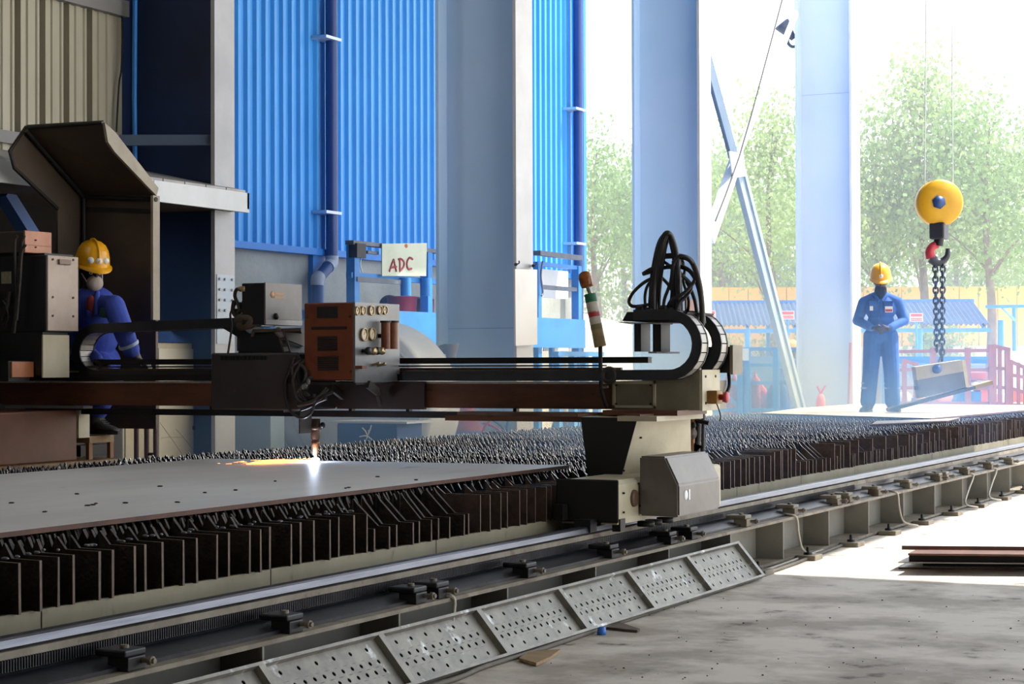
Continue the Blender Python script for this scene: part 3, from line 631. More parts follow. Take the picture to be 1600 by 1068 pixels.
# cable drag chains: links with pale bands
def drag_chain(nm, path, y0, wd, th, parent, nstart=0):
    P = [Vector((p[0], 0, p[1])) for p in path]
    # resample at link pitch
    L = [0]
    for i in range(1, len(P)): L.append(L[-1]+(P[i]-P[i-1]).length)
    pitch = .05; n = int(L[-1]/pitch); R = []
    for k in range(n+1):
        s_ = k*pitch; i = max(j for j in range(len(L)) if L[j] <= s_+1e-9); i = min(i, len(P)-2); t = (s_-L[i])/max(L[i+1]-L[i], 1e-9); R.append(P[i].lerp(P[i+1], t))
    side = MB(); band = MB()
    def off(i, q):
        d = (R[min(i+1, n)]-R[max(i-1, 0)]).normalized(); nrm = Vector((-d.z, 0, d.x)); return R[i]+nrm*q
    for ya, yb in ((y0, y0+.012), (y0+wd-.012, y0+wd)):
        V = []
        for i in range(n+1):
            for q in (-th/2, th/2):
                p = off(i, q); V += [(p.x, ya, p.z), (p.x, yb, p.z)]
        F = []
        for i in range(n):
            a, c = 4*i, 4*i+4
            F += [(a, a+2, c+2, c), (a+1, c+1, c+3, a+3), (a, c, c+1, a+1), (a+2, a+3, c+3, c+2)]
        F += [(0, 1, 3, 2), (4*n, 4*n+2, 4*n+3, 4*n+1)]
        side.add(V, F)
    for i in range(n):
        for q in (-th/2+.004, th/2-.010):
            p = [off(i, q), off(i+1, q), off(i+1, q+.006), off(i, q+.006)]
            p = [p[0].lerp(p[1], .06), p[0].lerp(p[1], .94), p[3].lerp(p[2], .94), p[3].lerp(p[2], .06)]
            band.add([(v.x, y0+.012, v.z) for v in p]+[(v.x, y0+wd-.012, v.z) for v in p], [(0, 1, 2, 3), (7, 6, 5, 4), (0, 4, 5, 1), (1, 5, 6, 2), (2, 6, 7, 3), (3, 7, 4, 0)])
    o = side.build('drag_chain', chain_side, parent); o2 = band.build('chain_bands', chain_band, o); o2['kind'] = 'stuff'
    return o
def loop(cx, cz, r, a0, a1, n=18): return [(cx+r*math.cos(math.radians(a0+(a1-a0)*i/n)), cz+r*math.sin(math.radians(a0+(a1-a0)*i/n))) for i in range(n+1)]
# right pair
CZ0 = 1.3
drag_chain('drag_chain', [(-6.0, CZ0-.005), (-4.32, CZ0)]+loop(-4.19, CZ0+.18, .18, -90, 90)[0:]+[(-4.42, CZ0+.36)], 10.64, .12, .062, ga)
drag_chain('drag_chain', [(-5.4, CZ0-.005), (-4.32, CZ0)]+loop(-4.19, CZ0+.18, .18, -90, 90)+[(-4.4, CZ0+.36)], 10.98, .12, .062, ga)
# left one, feeding the trolley
drag_chain('drag_chain', [(-7.2, 1.66), (-8.5, 1.63)]+loop(-8.6, 1.465, .165, 90, 270)+[(-7.0, 1.30)], 10.84, .17, .066, ga)
MB().slab([PY(980, 487, 10.66), PY(1075, 487, 10.66), PY(1066, 503, 10.66), PY(1000, 503, 10.66), PY(972, 501, 10.66)], (0, .45, 0)).build('chain_bracket', black_metal, ga)
MB().slab([PY(958, 502.5, 10.62), PY(1032, 504, 10.62), PY(1032, 506, 10.62), PY(975, 505, 10.62)], (0, .2, 0)).build('chain_bracket_lip', purlin, ga)
for x0, x1 in ((991, 1016), (1020, 1047)): MB().box(PY(x0, 549, 10.75), PY(x1, 505, 10.9)).build('solenoid_box', black_metal, ga)
MB().box(PY(1013, 549, 10.72), PY(1062, 552, 11.1)).build('box_shelf', purlin, ga)
MB().lathe([(.03, .0), (.052, 0), (.055, .012), (.046, .03), (.028, .03), (.024, .012), (0, .01)], PY(953, 586, 10.66), (0, -1, 0), 20).build('pulley', hose_brown, ga)
MB().box(PY(1070, 500, 11.15), PY(1086, 468, 11.3)).build('terminal_block', orange_box, ga)

# hose bundle rising out of the end boxes
hb = thing('hose_bundle', 'tall tangle of black hoses looping above the right end of the gantry', 'hoses', PY(1040, 500, 10.9))
HP = [
 ([(1020, 500), (1021, 450), (1028, 400), (1036, 372), (1043, 364), (1050, 372), (1058, 405), (1060, 470), (1058, 500)], .017),
 ([(1024, 500), (1025, 450), (1032, 398), (1040, 370), (1046, 368), (1052, 390), (1061, 430), (1064, 500)], .016),
 ([(1028, 500), (1029, 455), (1035, 405), (1041, 376), (1048, 374), (1056, 402), (1054, 450), (1053, 500)], .018),
 ([(1016, 500), (1018, 440), (1027, 388), (1037, 368), (1046, 372), (1054, 412), (1050, 470), (1050, 500)], .014),
 ([(1030, 430), (1008, 440), (990, 456), (983, 470), (988, 478), (1006, 477), (1024, 473)], .011),
 ([(1024, 432), (1012, 446), (1008, 462), (1009, 480), (1012, 492)], .010),
 ([(1036, 492), (1038, 468), (1048, 440), (1052, 412), (1062, 400), (1076, 404), (1086, 420), (1084, 440), (1068, 458), (1048, 470), (1040, 490)], .011),
 ([(1038, 400), (1060, 400), (1080, 408), (1092, 440), (1097, 480), (1097, 508)], .017),
 ([(1042, 416), (1066, 417), (1082, 428), (1093, 455), (1100, 505)], .014),
 ([(1005, 428), (1025, 422), (1046, 417), (1062, 425), (1076, 445), (1086, 470), (1090, 500)], .012),
 ([(1036, 408), (1050, 418), (1060, 432), (1056, 456), (1048, 474), (1046, 498)], .010),
 ([(1030, 430), (1044, 444), (1054, 462), (1062, 490)], .011),
 ([(1066, 430), (1080, 446), (1072, 462), (1060, 476), (1056, 500)], .012),
 ([(1004, 428), (1018, 420), (1034, 418)], .012),
 ([(1018, 500), (1016, 470), (1022, 440), (1030, 420)], .014),
 ([(1072, 500), (1076, 470), (1068, 440), (1070, 420), (1062, 406)], .010),
]
for i, (pts, r) in enumerate(HP):
    yy = 10.8+.035*(i % 6)
    o = MB().tube([PY(x, y, yy+.03*math.sin(k*1.3+i)) for k, (x, y) in enumerate(pts)], r, n=8).build('hose', [rubber, hose_brown, rubber][i % 3], hb)
MB().lathe([(.03, -.03), (.034, -.03), (.034, .03), (.03, .03)], PY(1060, 412, 10.9), (1, 0, .3), 12).build('hose_sleeve', galv, hb)
for x, y in ((1000, 483), (1012, 486), (1036, 482), (1046, 486)): MB().lathe([(0, -.02), (.022, -.02), (.024, .01), (.014, .03), (0, .03)], PY(x, y, 10.78), (1, -.5, .2), 12).build('hose_fitting', dark_steel, hb)

# warning beacon on a taped pole
be = thing('warning_beacon', 'amber warning beacon on a pole wrapped in coloured tape above the beam', 'beacon', PY(942, 636, 10.74))
Yb = 10.72
MB().tube([PY(948, 636, Yb+.04), PY(942, 618, Yb), PY(939, 600, Yb), PY(938, 540, Yb)], .013, n=10).build('pole', dark_steel, be)
MB().cyl(PY(939, 605, Yb), PY(950, 604, Yb), .008, n=8).build('pole_clip', galv, be)
ax0 = Vector(PY(938, 541, Yb)); ax1 = Vector(PY(922, 459, Yb)); dd = ax1-ax0; ln = dd.length; dd.normalize()
sl_ = MB().lathe([(0, 0), (.036, 0), (.034, ln*.5), (.031, ln), (0, ln)], ax0, dd, 16).build('taped_sleeve', mat('tan_tape', '#a8946c', '#8f7a54', 20, .6), be)
for t0, t1, m, nm in ((.84, 1.0, green_p, 'tape_band'), (.64, .84, mat('white_tape', '#cfc6b8', '#b8ae9e', 20, .5), 'tape_band'), (.56, .66, red_p, 'tape_band'), (.42, .56, mat('white_tape', '#cfc6b8'), 'tape_band'), (.32, .42, mat('olive_tape', '#7d7448', rough=.6), 'tape_band')):
    MB().lathe([(.0365, ln*t0), (.0365, ln*t1)], ax0, dd, 16).build(nm, m, sl_)
n0 = ax1; n1 = Vector(PY(918, 448, Yb))
MB().cyl(n0, n1, .012, n=10).build('neck', galv, be)
d2 = (Vector(PY(912, 424, Yb))-n1).normalized(); hh = (Vector(PY(912, 424, Yb))-n1).length
MB().lathe([(0, 0), (.036, 0), (.04, hh*.15), (.042, hh*.6), (.034, hh*.88), (.02, hh*.98), (0, hh)], n1, d2, 18).build('beacon_dome', amber, be)

# ------------------------------------------------------------------ torch trolley riding on the beam
tr = thing('torch_trolley', 'torch trolley with orange gauge panel, grey box and dark cabinet on the beam', 'cutting trolley', (-6.6, 10.4, 1.09))
dark_cab = mat('dark_cabinet_enamel', '#3a3434', '#2f2a2b', 4, .45, stain=('#4a3c34', 7, .68))
cabt = MB().box((-7.232, 10.3, 1.08), (-6.56, 10.76, 1.446), bev=.012).build('dark_cabinet', dark_cab, tr)
for k in range(12): MB().box((-7.15+.03*k, 10.294, 1.40), (-7.13+.03*k, 10.3, 1.425)).build('vent_slot', hole_dark, cabt)
MB().cyl((-6.63, 10.3, 1.26), (-6.63, 10.292, 1.26), .012, n=10).build('cabinet_lock', dark_steel, cabt)
MB().box((-7.0, 10.34, 1.065), (-6.7, 10.7, 1.08)).build('cabinet_foot', black_metal, cabt)
# gauge panel
gp = MB().box((-6.52, 10.3, 1.27), (-6.16, 10.86, 1.757), bev=.008).build('gauge_cabinet', orange_box, tr)
MB().box((-6.16, 10.3, 1.255), (-6.145, 10.86, 1.757)).build('gauge_panel', panel_grey, gp)
lv = mat('vent_black', '#171313', rough=.7)
def PF(x, y): return PY(x, y, 10.3)
for (x0, y0, x1, y1, n) in ((496, 479, 528, 501, 1), (497, 525, 527, 548, 7), (497, 556, 529, 579, 7)):
    a, c = PF(x0, y0), PF(x1, y1); h = (a[2]-c[2])/n
    for k in range(n): MB().box((a[0], 10.293, c[2]+h*k+h*.2), (c[0], 10.301, c[2]+h*(k+1)-(0 if n == 1 else h*.15))).build('vent_slot', lv, gp)
MB().box((PF(486, 0)[0], 10.295, PF(0, 521)[2]), (PF(541, 0)[0], 10.301, PF(0, 517)[2])).build('panel_seam', lv, gp)
for x, y in ((547, 494), (480, 495), (548, 580), (483, 580)): MB().cyl(PY(x, y, 10.29), PY(x, y, 10.302), .008, n=8).build('panel_screw', dark_steel, gp)
XP = -6.145
def PG(x, y): return Vector(PX(x, y, XP))
for x, y, r in ((557, 485.5, .029), (566, 485, .029), (579, 485, .032), (592, 484.5, .029), (600, 484.5, .029), (567.5, 522.5, .042), (580, 522, .042)):
    c = PG(x, y)
    o = MB().lathe([(r*.78, .006), (r*.82, .014), (r, .014), (r, 0)], c, (1, 0, 0), 22).build('gauge', brass, gp)
    MB().lathe([(0, .006), (r*.8, .006)], c, (1, 0, 0), 22).bar(c+Vector((.008, 0, 0)), c+Vector((.008, r*.4, r*.45)), .004, .004).build('dial', [gauge_face, black_metal], o)
for x, y in ((566, 548), (574, 548.5), (580, 548), (587, 548)):
    MB().lathe([(0, .06), (.022, .06), (.026, .045), (.022, .03), (.012, .028), (.012, 0)], PG(x, y), (1, 0, 0), 12).build('valve_knob', black_metal if x in (566, 580) else brass, gp)
MB().box(PG(555, 576), PG(562, 571)+Vector((.05, 0, 0))).build('switch', orange_box, gp)
for x, y in ((581, 570), (590, 571)): MB().cyl(PG(x, y), PG(x, y)+Vector((.05, 0, .01)), .008, n=8).ell(PG(x, y)+Vector((.05, 0, .01)), (.012, .012, .012), 8, 6).build('toggle', brass, gp)
for i, (x, yt, yb) in enumerate(((592, 504, 545), (600, 504, 545))):
    t, q = PG(x, yt)+Vector((.05+.02*i, 0, 0)), PG(x, yb)+Vector((.05+.02*i, 0, 0)); o = MB().cyl(q, t, .03, n=14).build('flowmeter_tube', mat('brown_flow_tube', '#8a5436', '#6f4229', 8, .4) if i else orange_box, gp)
    MB().cyl(t, t+(t-q).normalized()*.012, .036, n=14).build('tube_cap', black_metal, o)
    MB().box((XP, t.y-.012, (t.z+q.z)/2-.012), (XP+.04, t.y+.012, (t.z+q.z)/2+.012)).build('tube_bracket', dark_steel, o)
MB().box((-6.55, 10.28, 1.243), (-6.13, 10.88, 1.256)).build('cabinet_tray', dark_steel, tr)
# backing plate, struts and cables beneath
MB().box((-6.56, 10.76, 1.08), (-5.91, 10.79, 1.26)).build('trolley_plate', mat('trolley_brown', '#33221b', '#2a1c17', 4, .55), tr)
MB().bar(PY(590, 612, 10.5), PY(575, 600, 10.4), .02, .05).bar(PY(590, 612, 10.5), PY(594, 628, 10.72), .02, .06).build('support_strut', hose_brown, tr)
MB().bar(PY(520, 606, 10.4), PY(535, 618, 10.6), .02, .05).build('support_strut', hose_brown, tr)
# grey instrument box; black body paints its shaded front
gb = MB().box((-6.99, 10.3, 1.625), (-6.815, 10.72, 1.892), bev=.006).build('instrument_box', black_metal, tr)
MB().box((-6.815, 10.295, 1.66), (-6.805, 10.725, 1.894)).build('instrument_panel', grey_box_m, gb)
MB().box((-6.815, 10.295, 1.625), (-6.803, 10.725, 1.658)).build('lower_strip', panel_grey, gb)
def PI(x, y): return Vector(PX(x, y, -6.805))
c = PI(430.5, 494); MB().lathe([(0, .02), (.012, .02), (.02, .012), (.022, 0)], c, (1, 0, 0), 14).build('panel_knob', black_metal, gb)
og = mat('faded_orange_print', '#b08457', rough=.6)
MB().lathe([(0, .0015), (.022, .0015), (.022, 0)], PI(425.5, 460), (1, 0, 0), 14).build('round_logo', og, gb)
for y0, x0, x1 in ((459, 429, 443), (464.5, 429, 444)):
    a = PI(x0, y0); c = PI(x1, y0); MB().box((-6.8055, a.y, a.z-.005), (-6.8035, c.y, c.z+.005)).build('print_line', og, gb)
# bracket stack under it
MB().slab([PY(378, 521, 10.35), PY(430, 519, 10.35), PY(445, 552, 10.35), PY(372, 552, 10.35)], (0, .38, 0)).build('pedestal_block', black_metal, tr)
MB().slab([PX(432, 519, -6.7), PX(474, 512, -6.7), PX(476, 541, -6.7), PX(440, 527, -6.7)], (-.02, 0, 0)).build('side_gusset', grey_box_m, tr)
MB().slab([PY(395, 514, 10.33), PY(470, 512, 10.33), PY(473, 518, 10.7), PY(392, 521, 10.33)], (0, 0, -.02)).build('box_base', hood_brown, tr)
lk = MB()
for k in range(3):
    p = Vector(PY(434+3.5*k, 518+11*k, 10.33)); q = Vector(PY(437.5+3.5*k, 529+11*k, 10.33)); lk.bar(p, q, .012, .012).bar(p+Vector((.045, 0, .005)), q+Vector((.045, 0, .005)), .012, .012).bar(q, q+Vector((.045, 0, .005)), .012, .016)
lk.ell(PY(435, 516, 10.33), (.022, .02, .022), 10, 8); o = lk.build('link_bracket', hood_brown, tr); o['kind'] = 'stuff'
MB().slab([PY(347, 512, 10.4), PY(376, 510, 10.4), PY(392, 523, 10.4), PY(374, 528, 10.4)], (0, .25, 0)).build('chain_anchor', black_metal, tr)
MB().tube([PY(372, 500, 10.35), PY(384, 496, 10.33), PY(395, 498, 10.33), PY(392, 505, 10.33), PY(375, 508, 10.35)], .035, n=10).build('clamp_boss', hood_brown, tr)
for pts, r in (([(378, 452), (370, 452), (367, 462), (372, 475), (375, 485)], .012), ([(375, 485), (390, 478), (404, 474)], .016), ([(380, 490), (396, 480), (405, 475)], .013),
               ([(368, 475), (360, 490), (362, 510), (358, 540), (356, 553)], .007), ([(366, 470), (364, 486), (372, 498)], .014)):
    MB().tube([PY(x, y, 10.32+.02*math.sin(i)) for i, (x, y) in enumerate(pts)], r, n=8).build('trolley_hose', hose_brown, tr)
MB().tube([PX(x, y, -6.83)+np.array([0, .03, 0]) for x, y in ((456, 482), (461, 490), (458, 505))], .004).build('trolley_hose', hose_brown, tr)
for x, y in ((376, 472), (383, 470), (372, 482)): MB().cyl(PY(x, y+10, 10.36), PY(x, y, 10.36), .022, n=10).build('hose_plug', hood_brown, tr)
MB().lathe([(0, 0), (.018, 0), (.018, .04), (.012, .05), (0, .05)], PY(383, 451, 10.3), (-1, 0, 0), 10).build('cable_gland', brass, tr)
MB().cyl(PY(375, 548, 10.45), PY(375, 522, 10.45), .02, n=10).cyl(PY(383, 550, 10.45), PY(383, 524, 10.45), .014, n=10).build('stand_rod', hose_brown, tr)
# looping torch leads
for k, pts in enumerate(([(470, 560), (455, 575), (446, 600), (450, 635), (468, 652), (486, 645), (492, 625)], [(475, 562), (462, 580), (458, 600), (466, 622), (485, 630), (510, 622)], [(488, 588), (476, 596), (470, 610), (478, 622), (492, 618)],
                         [(460, 558), (456, 580), (466, 600), (480, 606)], [(470, 640), (490, 632), (505, 620), (520, 612)], [(466, 632), (486, 628), (500, 618), (512, 606)], [(476, 612), (484, 618), (482, 626), (474, 622)], [(468, 566), (478, 580), (474, 600), (462, 612)])):
    MB().tube([PY(x, y, 10.26+.015*((i+k) % 3)) for i, (x, y) in enumerate(pts)], .009+.002*(k % 3), n=7).build('torch_lead', hose_brown if k % 2 else rubber, tr)
for x, y in ((478, 602), (482, 596), (474, 604)): MB().ell(PY(x, y, 10.25), (.016, .014, .018), 8, 6).build('lead_coupling', panel_grey, tr)
# torch and holder
MB().box(PY(467, 677, 10.28), PY(487, 640, 10.42)).build('torch_slide', black_metal, tr)
tt = Vector(PZ(493, 720, .752)); TY = tt.y
def PT(x, y): return Vector(PY(x, y, TY))
copper = mat('copper_torch', '#a5714a', '#7d5236', 14, .35, .8); steel_t = mat('torch_body', '#6b5648', '#4e3e34', 14, .4, .5)
o = MB().lathe([(0, 0), (.022, 0), (.03, .02), (.031, .06), (.031, .14), (0, .14)], PT(493, 688), (0, 0, 1), 18).build('torch_body', steel_t, tr)
MB().lathe([(0, 0), (.009, 0), (.013, .006), (.024, .08), (.029, .1), (0, .1)], PT(493, 713), (0, 0, 1), 18).build('torch_nozzle', copper, tr)
MB().lathe([(.03, -.012), (.038, -.012), (.038, .012), (.03, .012)], PT(493, 668), (0, 0, 1), 18).build('torch_collar', steel_t, tr)
MB().ell(PT(504, 664), (.018, .018, .02), 10, 8).build('collar_screw', black_metal, tr)
MB().bar(PT(488, 660), PT(491, 676), .02, .012).build('torch_clip', brass, tr)

# the cutting arc and its orange spark jet: these give off light
arc = thing('cutting_arc', 'blinding blue-white arc under the torch with an orange spark jet', 'arc', (tt.x, tt.y, .7492))
MB().ell((tt.x, tt.y, .762), (.026, .026, .014), 14, 10).build('arc_core', mat('arc_glow', '#ffffff', emit=('#c8d8ff', 16)), arc)
jet = MB(); e = Vector(PZ(385, 723.5, .757)); s0 = Vector((tt.x, tt.y, .759))
jr = lambda t: .002+.011*math.sin(min(1, t*1.02)*math.pi)**.8*(.35+t)
jet.tube([Vector((*s0.lerp(e, t).xy, .7505+jr(t))) for t in np.linspace(0, 1, 14)], jr, n=8, sub=1)
jet.build('spark_jet', mat('spark_glow', '#ff9a4a', emit=('#ff8a3c', 5)), arc)
spk = MB()
for i in range(70):
    a_ = random.gauss(math.pi, .16); L_ = abs(random.gauss(.28, .2)); d_ = (e-s0).normalized(); sd2 = d_.cross(Vector((0, 0, 1)))
    p = s0+d_*L_+sd2*random.gauss(0, .03)*L_*3+Vector((0, 0, abs(random.gauss(0, .008)))); spk.cyl(p, p+d_*random.uniform(.01, .05), .0012, .0004, n=4)
o = spk.build('sparks', MATS['spark_glow'], arc); o['kind'] = 'stuff'
pl_ = bpy.data.lights.new('arc_light', 'POINT'); pl_.energy = 4; pl_.color = (.62, .75, 1); pl_.shadow_soft_size = .02
ol = bpy.data.objects.new('arc_light', pl_); COL.objects.link(ol); ol.location = (tt.x, tt.y-.02, .80)

# ------------------------------------------------------------------ operator console at the left end
co = thing('operator_console', 'black control console with dented beige side panel at the left end of the beam', 'control console', (-9.2, 10.6, 1.26))
XC = -8.7
def PC(x, y): return Vector(PX(x, y, XC))
p0 = PC(72, 402); p1 = PC(120, 516)
MB().box((-9.75, p0.y, 1.6), (XC, p1.y+.0, 2.13), bev=.008).build('upper_cabinet', mat('console_black', '#1f1d20', '#181719', 3, .5), co)
sp_ = MB().box((XC, p0.y+.005, PC(72, 516).z), (XC+.012, p1.y, 2.128)).build('side_panel', mat('dented_beige_panel', '#b5a292', '#a08c7c', 2.5, .5, stain=('#84705f', 5, .66)), co)
for x, y in ((80, 464), (112, 465), (80, 493), (112, 494), (80, 405), (112, 406)): MB().cyl(Vector(PC(x, y))+Vector((.012, 0, 0)), Vector(PC(x, y))+Vector((.018, 0, 0)), .008, n=8).build('panel_bolt', dark_steel, sp_)
a = PC(88, 413); c = PC(106, 406); MB().box((XC+.012, a.y, a.z), (XC+.03, c.y, c.z), bev=.005).build('name_plate', mat('brown_plate', '#7a6251', rough=.5), sp_)
MB().box((-9.5, p0.y+.02, 2.132), (XC-.03, p1.y, 2.145)).build('top_tray', black_metal, co)
lc = MB().box((-9.7, p0.y, 1.3), (XC-.03, p1.y-.06, 1.6)).build('lower_cabinet', mat('console_black', '#1f1d20'), co)
MB().box((XC-.03, p0.y-.01, 1.285), (XC-.018, p1.y-.06, 1.58)).build('lower_side_panel', cream, co)
MB().box((-9.8, 10.2, 1.262), (XC-.12, 10.42, 1.4)).build('foot_box', mat('console_black', '#1f1d20'), co)
MB().box((XC-.12, 10.22, 1.29), (XC-.105, 10.44, 1.395)).build('foot_box_end', orange_light, co)
tbx = MB().box((-9.22, 10.42, 2.15), (-8.86, 10.66, 2.3), bev=.008).build('switch_box', mat('shaded_orange_box', '#4a3f33', '#3d342b', 4, .5), co)  # orange box, its front coloured dark to paint the shaded side
MB().box((-8.86, 10.40, 2.148), (-8.845, 10.68, 2.302), bev=.004).build('switch_box_cover', orange_light, tbx)
MB().box((-8.846, 10.402, 2.2), (-8.843, 10.678, 2.204)).build('cover_seam', orange_box, tbx)
for x, y in ((56, 375), (84, 377), (56, 386), (85, 387)): MB().cyl(PX(x, y, -8.845), PX(x, y, -8.838), .006, n=8).build('cover_screw', dark_steel, tbx)
for pts in ([(27, 368), (23, 380), (24, 430), (26, 470), (20, 520)], [(38, 368), (33, 385), (30, 430), (27, 470), (22, 520)], [(40, 382), (34, 395), (31, 440), (26, 500)]):
    MB().tube([PY(x, y, 10.36) for x, y in pts], .011, n=8).build('console_cable', hose_brown, co)
MB().box(PY(2, 443, 10.44), PY(18, 424, 10.448)).build('rating_label', mat('faded_label', '#9a9078', '#847a64', 30, .6), co)
MB().cyl(PY(10, 480, 10.42), PY(14, 455, 10.42), .02, n=8).build('grab_clip', dark_steel, co)
for k in range(4): MB().tube([PY(4+2*k, 470+8*k, 10.40), PY(10+k, 480+5*k, 10.38), PY(3+k, 500+4*k, 10.4)], .008).build('loose_lead', hose_brown, co)

# left carriage and platform under it
lcg = thing('left_carriage', 'rusty brown left end carriage with stained buffer below the console', 'carriage', (-9.2, 10, .0))
br2 = mat('red_brown_panel', '#6b4028', '#58331f', 3, .5, stain=('#3e261a', 4, .64))
MB().box((-9.75, 9.2, .7), (-8.7, 10.775, 1.055), bev=.01).build('carriage_body', br2, lcg)
MB().box((-9.75, 9.0, .56), (-8.66, 11.22, .70), bev=.02).build('buffer_beam', mat('stained_buffer', '#8a6a44', '#6c5236', 7, .6, stain=('#2f2620', 10, .54)), lcg)
MB().box((-9.55, 9.1, .0), (-8.85, 11.1, .56)).build('carriage_base', dark_steel, lcg)
st_ = MB().box(PX(140, 692, -8.7)+np.array([-.5, 0, 0]), PX(178, 679, -8.7)).build('step_plate', wood, lcg)
for x in (142, 175):
    p = Vector(PX(x, 690, -8.72)); MB().box((p.x-.03, p.y-.02, .70), (p.x, p.y+.02, p.z)).build('step_leg', mat('step_brown', '#8a5f42', rough=.6), st_)
p = Vector(PX(123, 684, -8.7)); q = Vector(PX(140, 640, -8.7)); MB().box((p.x-.05, p.y, p.z), (p.x, q.y, q.z)).build('cream_cover', cream, lcg)

# sheet-metal hood over the operator
hd = thing('operator_hood', 'dark sheet-metal hood rising over the crouching operator at upper left', 'hood', (-8.9, 11.5, .9))
YB = 11.5; XR = -8.56; XLh = PY(130, 300, YB)[0]
zb = PY(243, 306, YB)[2]; zl = PY(130, 302, YB)[2]
f1 = PX(160, 192, XR); f2 = PX(40, 199, XLh); f3 = PX(15, 236, XLh); f4 = PX(22, 262, XLh); f5 = PX(90, 326, XLh); f6 = PX(92, 560, XLh)
XRt = np.array([XR, YB, zb]); XLt = np.array([XLh, YB, zl])
MB().slab([XRt, XLt, (XLh, YB, .9), (XR, YB, .9)], (0, .02, 0)).build('back_sheet', hood_brown, hd)
MB().slab([f1, f2, XLt, XRt], (0, .01, .02)).build('roof_sheet', hood_brown, hd)
MB().slab([f2, f3, f4, f5, f6, (XLh, YB, .9), XLt], (-.015, 0, 0)).build('left_cheek', hood_brown, hd)
# rounded lip folded along the right side
lipr = [Vector(f1), Vector(PX(164, 220, XR)), Vector(PX(172, 240, XR)), Vector(XRt)+Vector((0, 0, -.02)), Vector((XR, YB, 1.6)), Vector((XR, YB, 1.2))]
MB().slab([PX(160, 192, XR), PX(176, 206, XR), PX(244, 294, XR), PX(241, 306, XR), PX(176, 238, XR), PX(165, 222, XR)], (.022, 0, 0)).build('right_lip', hood_edge, hd)
MB().box((XR, YB-.06, 1.7), (XR+.022, YB+.02, zb)).build('right_jamb', hood_edge, hd)
for a, c in ((f2, XLt), (XLt, XRt), (XLt, np.array([XLh, YB, 1.06]))):
    MB().tube([Vector(a)+Vector((.03, -.03, -.03)), Vector(c)+Vector((.03, -.03, -.03))], .018, sub=1).build('inner_rib', dark_steel, hd)
MB().tube([f1, Vector(f1).lerp(Vector(f2), .5), f2, f3, f4, f5], .014, n=6, sub=1).build('rolled_edge', dark_steel, hd)
MB().slab([XRt+np.array([0, -.02, -.1]), XLt+np.array([0, -.02, -.1]), XLt+np.array([0, -.02, -.13]), XRt+np.array([0, -.02, -.13])], (0, .02, 0)).build('cross_rib', dark_steel, hd)

# pipe rack behind the beam
pr_ = thing('pipe_stand', 'three slim red-brown uprights of a stand behind the beam', 'pipe stand', PY(228, 705, 12.3)*np.array([1, 1, 0]))
pm = mat('red_brown_pipe', '#5f403c', '#4a3230', 8, .45)
for x, yt in ((213, 535), (229, 530), (243, 500)):
    a = PY(x, yt, 12.3); MB().cyl((a[0], a[1], 0), a, .02, n=10).build('upright', pm, pr_)
MB().cyl(PY(229, 709, 12.3), PY(243, 709, 12.3), .012, n=8).build('cross_tie', pm, pr_)
MB().cyl(PY(213, 540, 12.3), PY(246, 545, 12.3), .014, n=8).build('cross_tie', pm, pr_)

# cream cabinets below the hood and a tarpaulin on top
cc = thing('cream_cabinet', 'cream steel cabinet behind the beam, blue tarpaulin on top', 'cabinet', (-10.2, 13, 0))
a = PX(247, 535, -9.9); c = PX(314, 535, -9.9)
MB().box((-10.5, a[1], 0.02), (-9.92, c[1], a[2]), bev=.01).build('body', cream, cc)
MB().box((-9.92, a[1]+.02, .1), (-9.905, c[1]-.02, a[2]-.05)).build('door', mat('pale_cream_door', '#d9d4c2', '#cbc5b2', 2, .5), cc)
for (x, y, x2, y2) in ((252, 684, 285, 683), (250, 660, 285, 710), (275, 670, 300, 700)): MB().tube([PX(x, y, -9.903), PX((x+x2)/2, (y+y2)/2-1, -9.903), PX(x2, y2, -9.903)], .0018).build('scratch_line', mat('scratch_brown', '#a08a6c', rough=.8), cc)
MB().lathe([(0, .02), (.02, .02), (.024, 0)], PX(303, 668, -9.905), (1, 0, 0), 10).build('latch', dark_steel, cc)
c2_ = thing('narrow_cream_locker', 'narrow cream locker left of the cream cabinet, behind the uprights', 'locker', (-10.2, 12.3, 0))
a2 = PX(195, 535, -9.9); MB().box((-10.5, a2[1], .02), (-9.92, a[1]-.02, PX(195, 560, -9.9)[2]), bev=.01).build('body', mat('pale_cream_door', '#d9d4c2'), c2_)
MB().box((-9.92, a2[1]+.02, .1), (-9.907, a[1]-.05, 1.2)).build('door', cream, c2_)
ms = MB()
for k in range(9): ms.box((-10.3, a2[1]-.25, .5+.09*k), (-10.28, a2[1]-.02, .505+.09*k))
for k in range(4): ms.box((-10.3, a2[1]-.25+.07*k, .0), (-10.28, a2[1]-.245+.07*k, 1.3))
tag(ms.build('wire_mesh_guard', pipe_navy), 'dark blue wire mesh guard beside the narrow cream locker', 'guard')
tarp = MB(); n = 14; m_ = 8; V = []
for j in range(m_+1):
    for i in range(n+1):
        u, v_ = i/n, j/m_; e_ = min(u, 1-u, v_, 1-v_)*2
        V.append((-10.45+.55*v_, a[1]+.05+u*(c[1]-a[1]-.1), a[2]+.004+.17*min(1, e_*2.2)*(.6+.4*math.sin(u*9+v_*5)*math.cos(v_*7))+.0))
tarp.add(V, [(j*(n+1)+i, j*(n+1)+i+1, (j+1)*(n+1)+i+1, (j+1)*(n+1)+i) for j in range(m_) for i in range(n)], 0, True)
tag(tarp.build('folded_tarpaulin', blue_cloth), 'crumpled blue tarpaulin lying on the cream cabinet', 'tarpaulin')
tag(MB().cyl(PX(318, 716, -9.8), PX(325, 652, -9.8), .014, n=8).build('red_rod', red_p), 'thin red rod leaning beside the cream cabinet', 'rod')

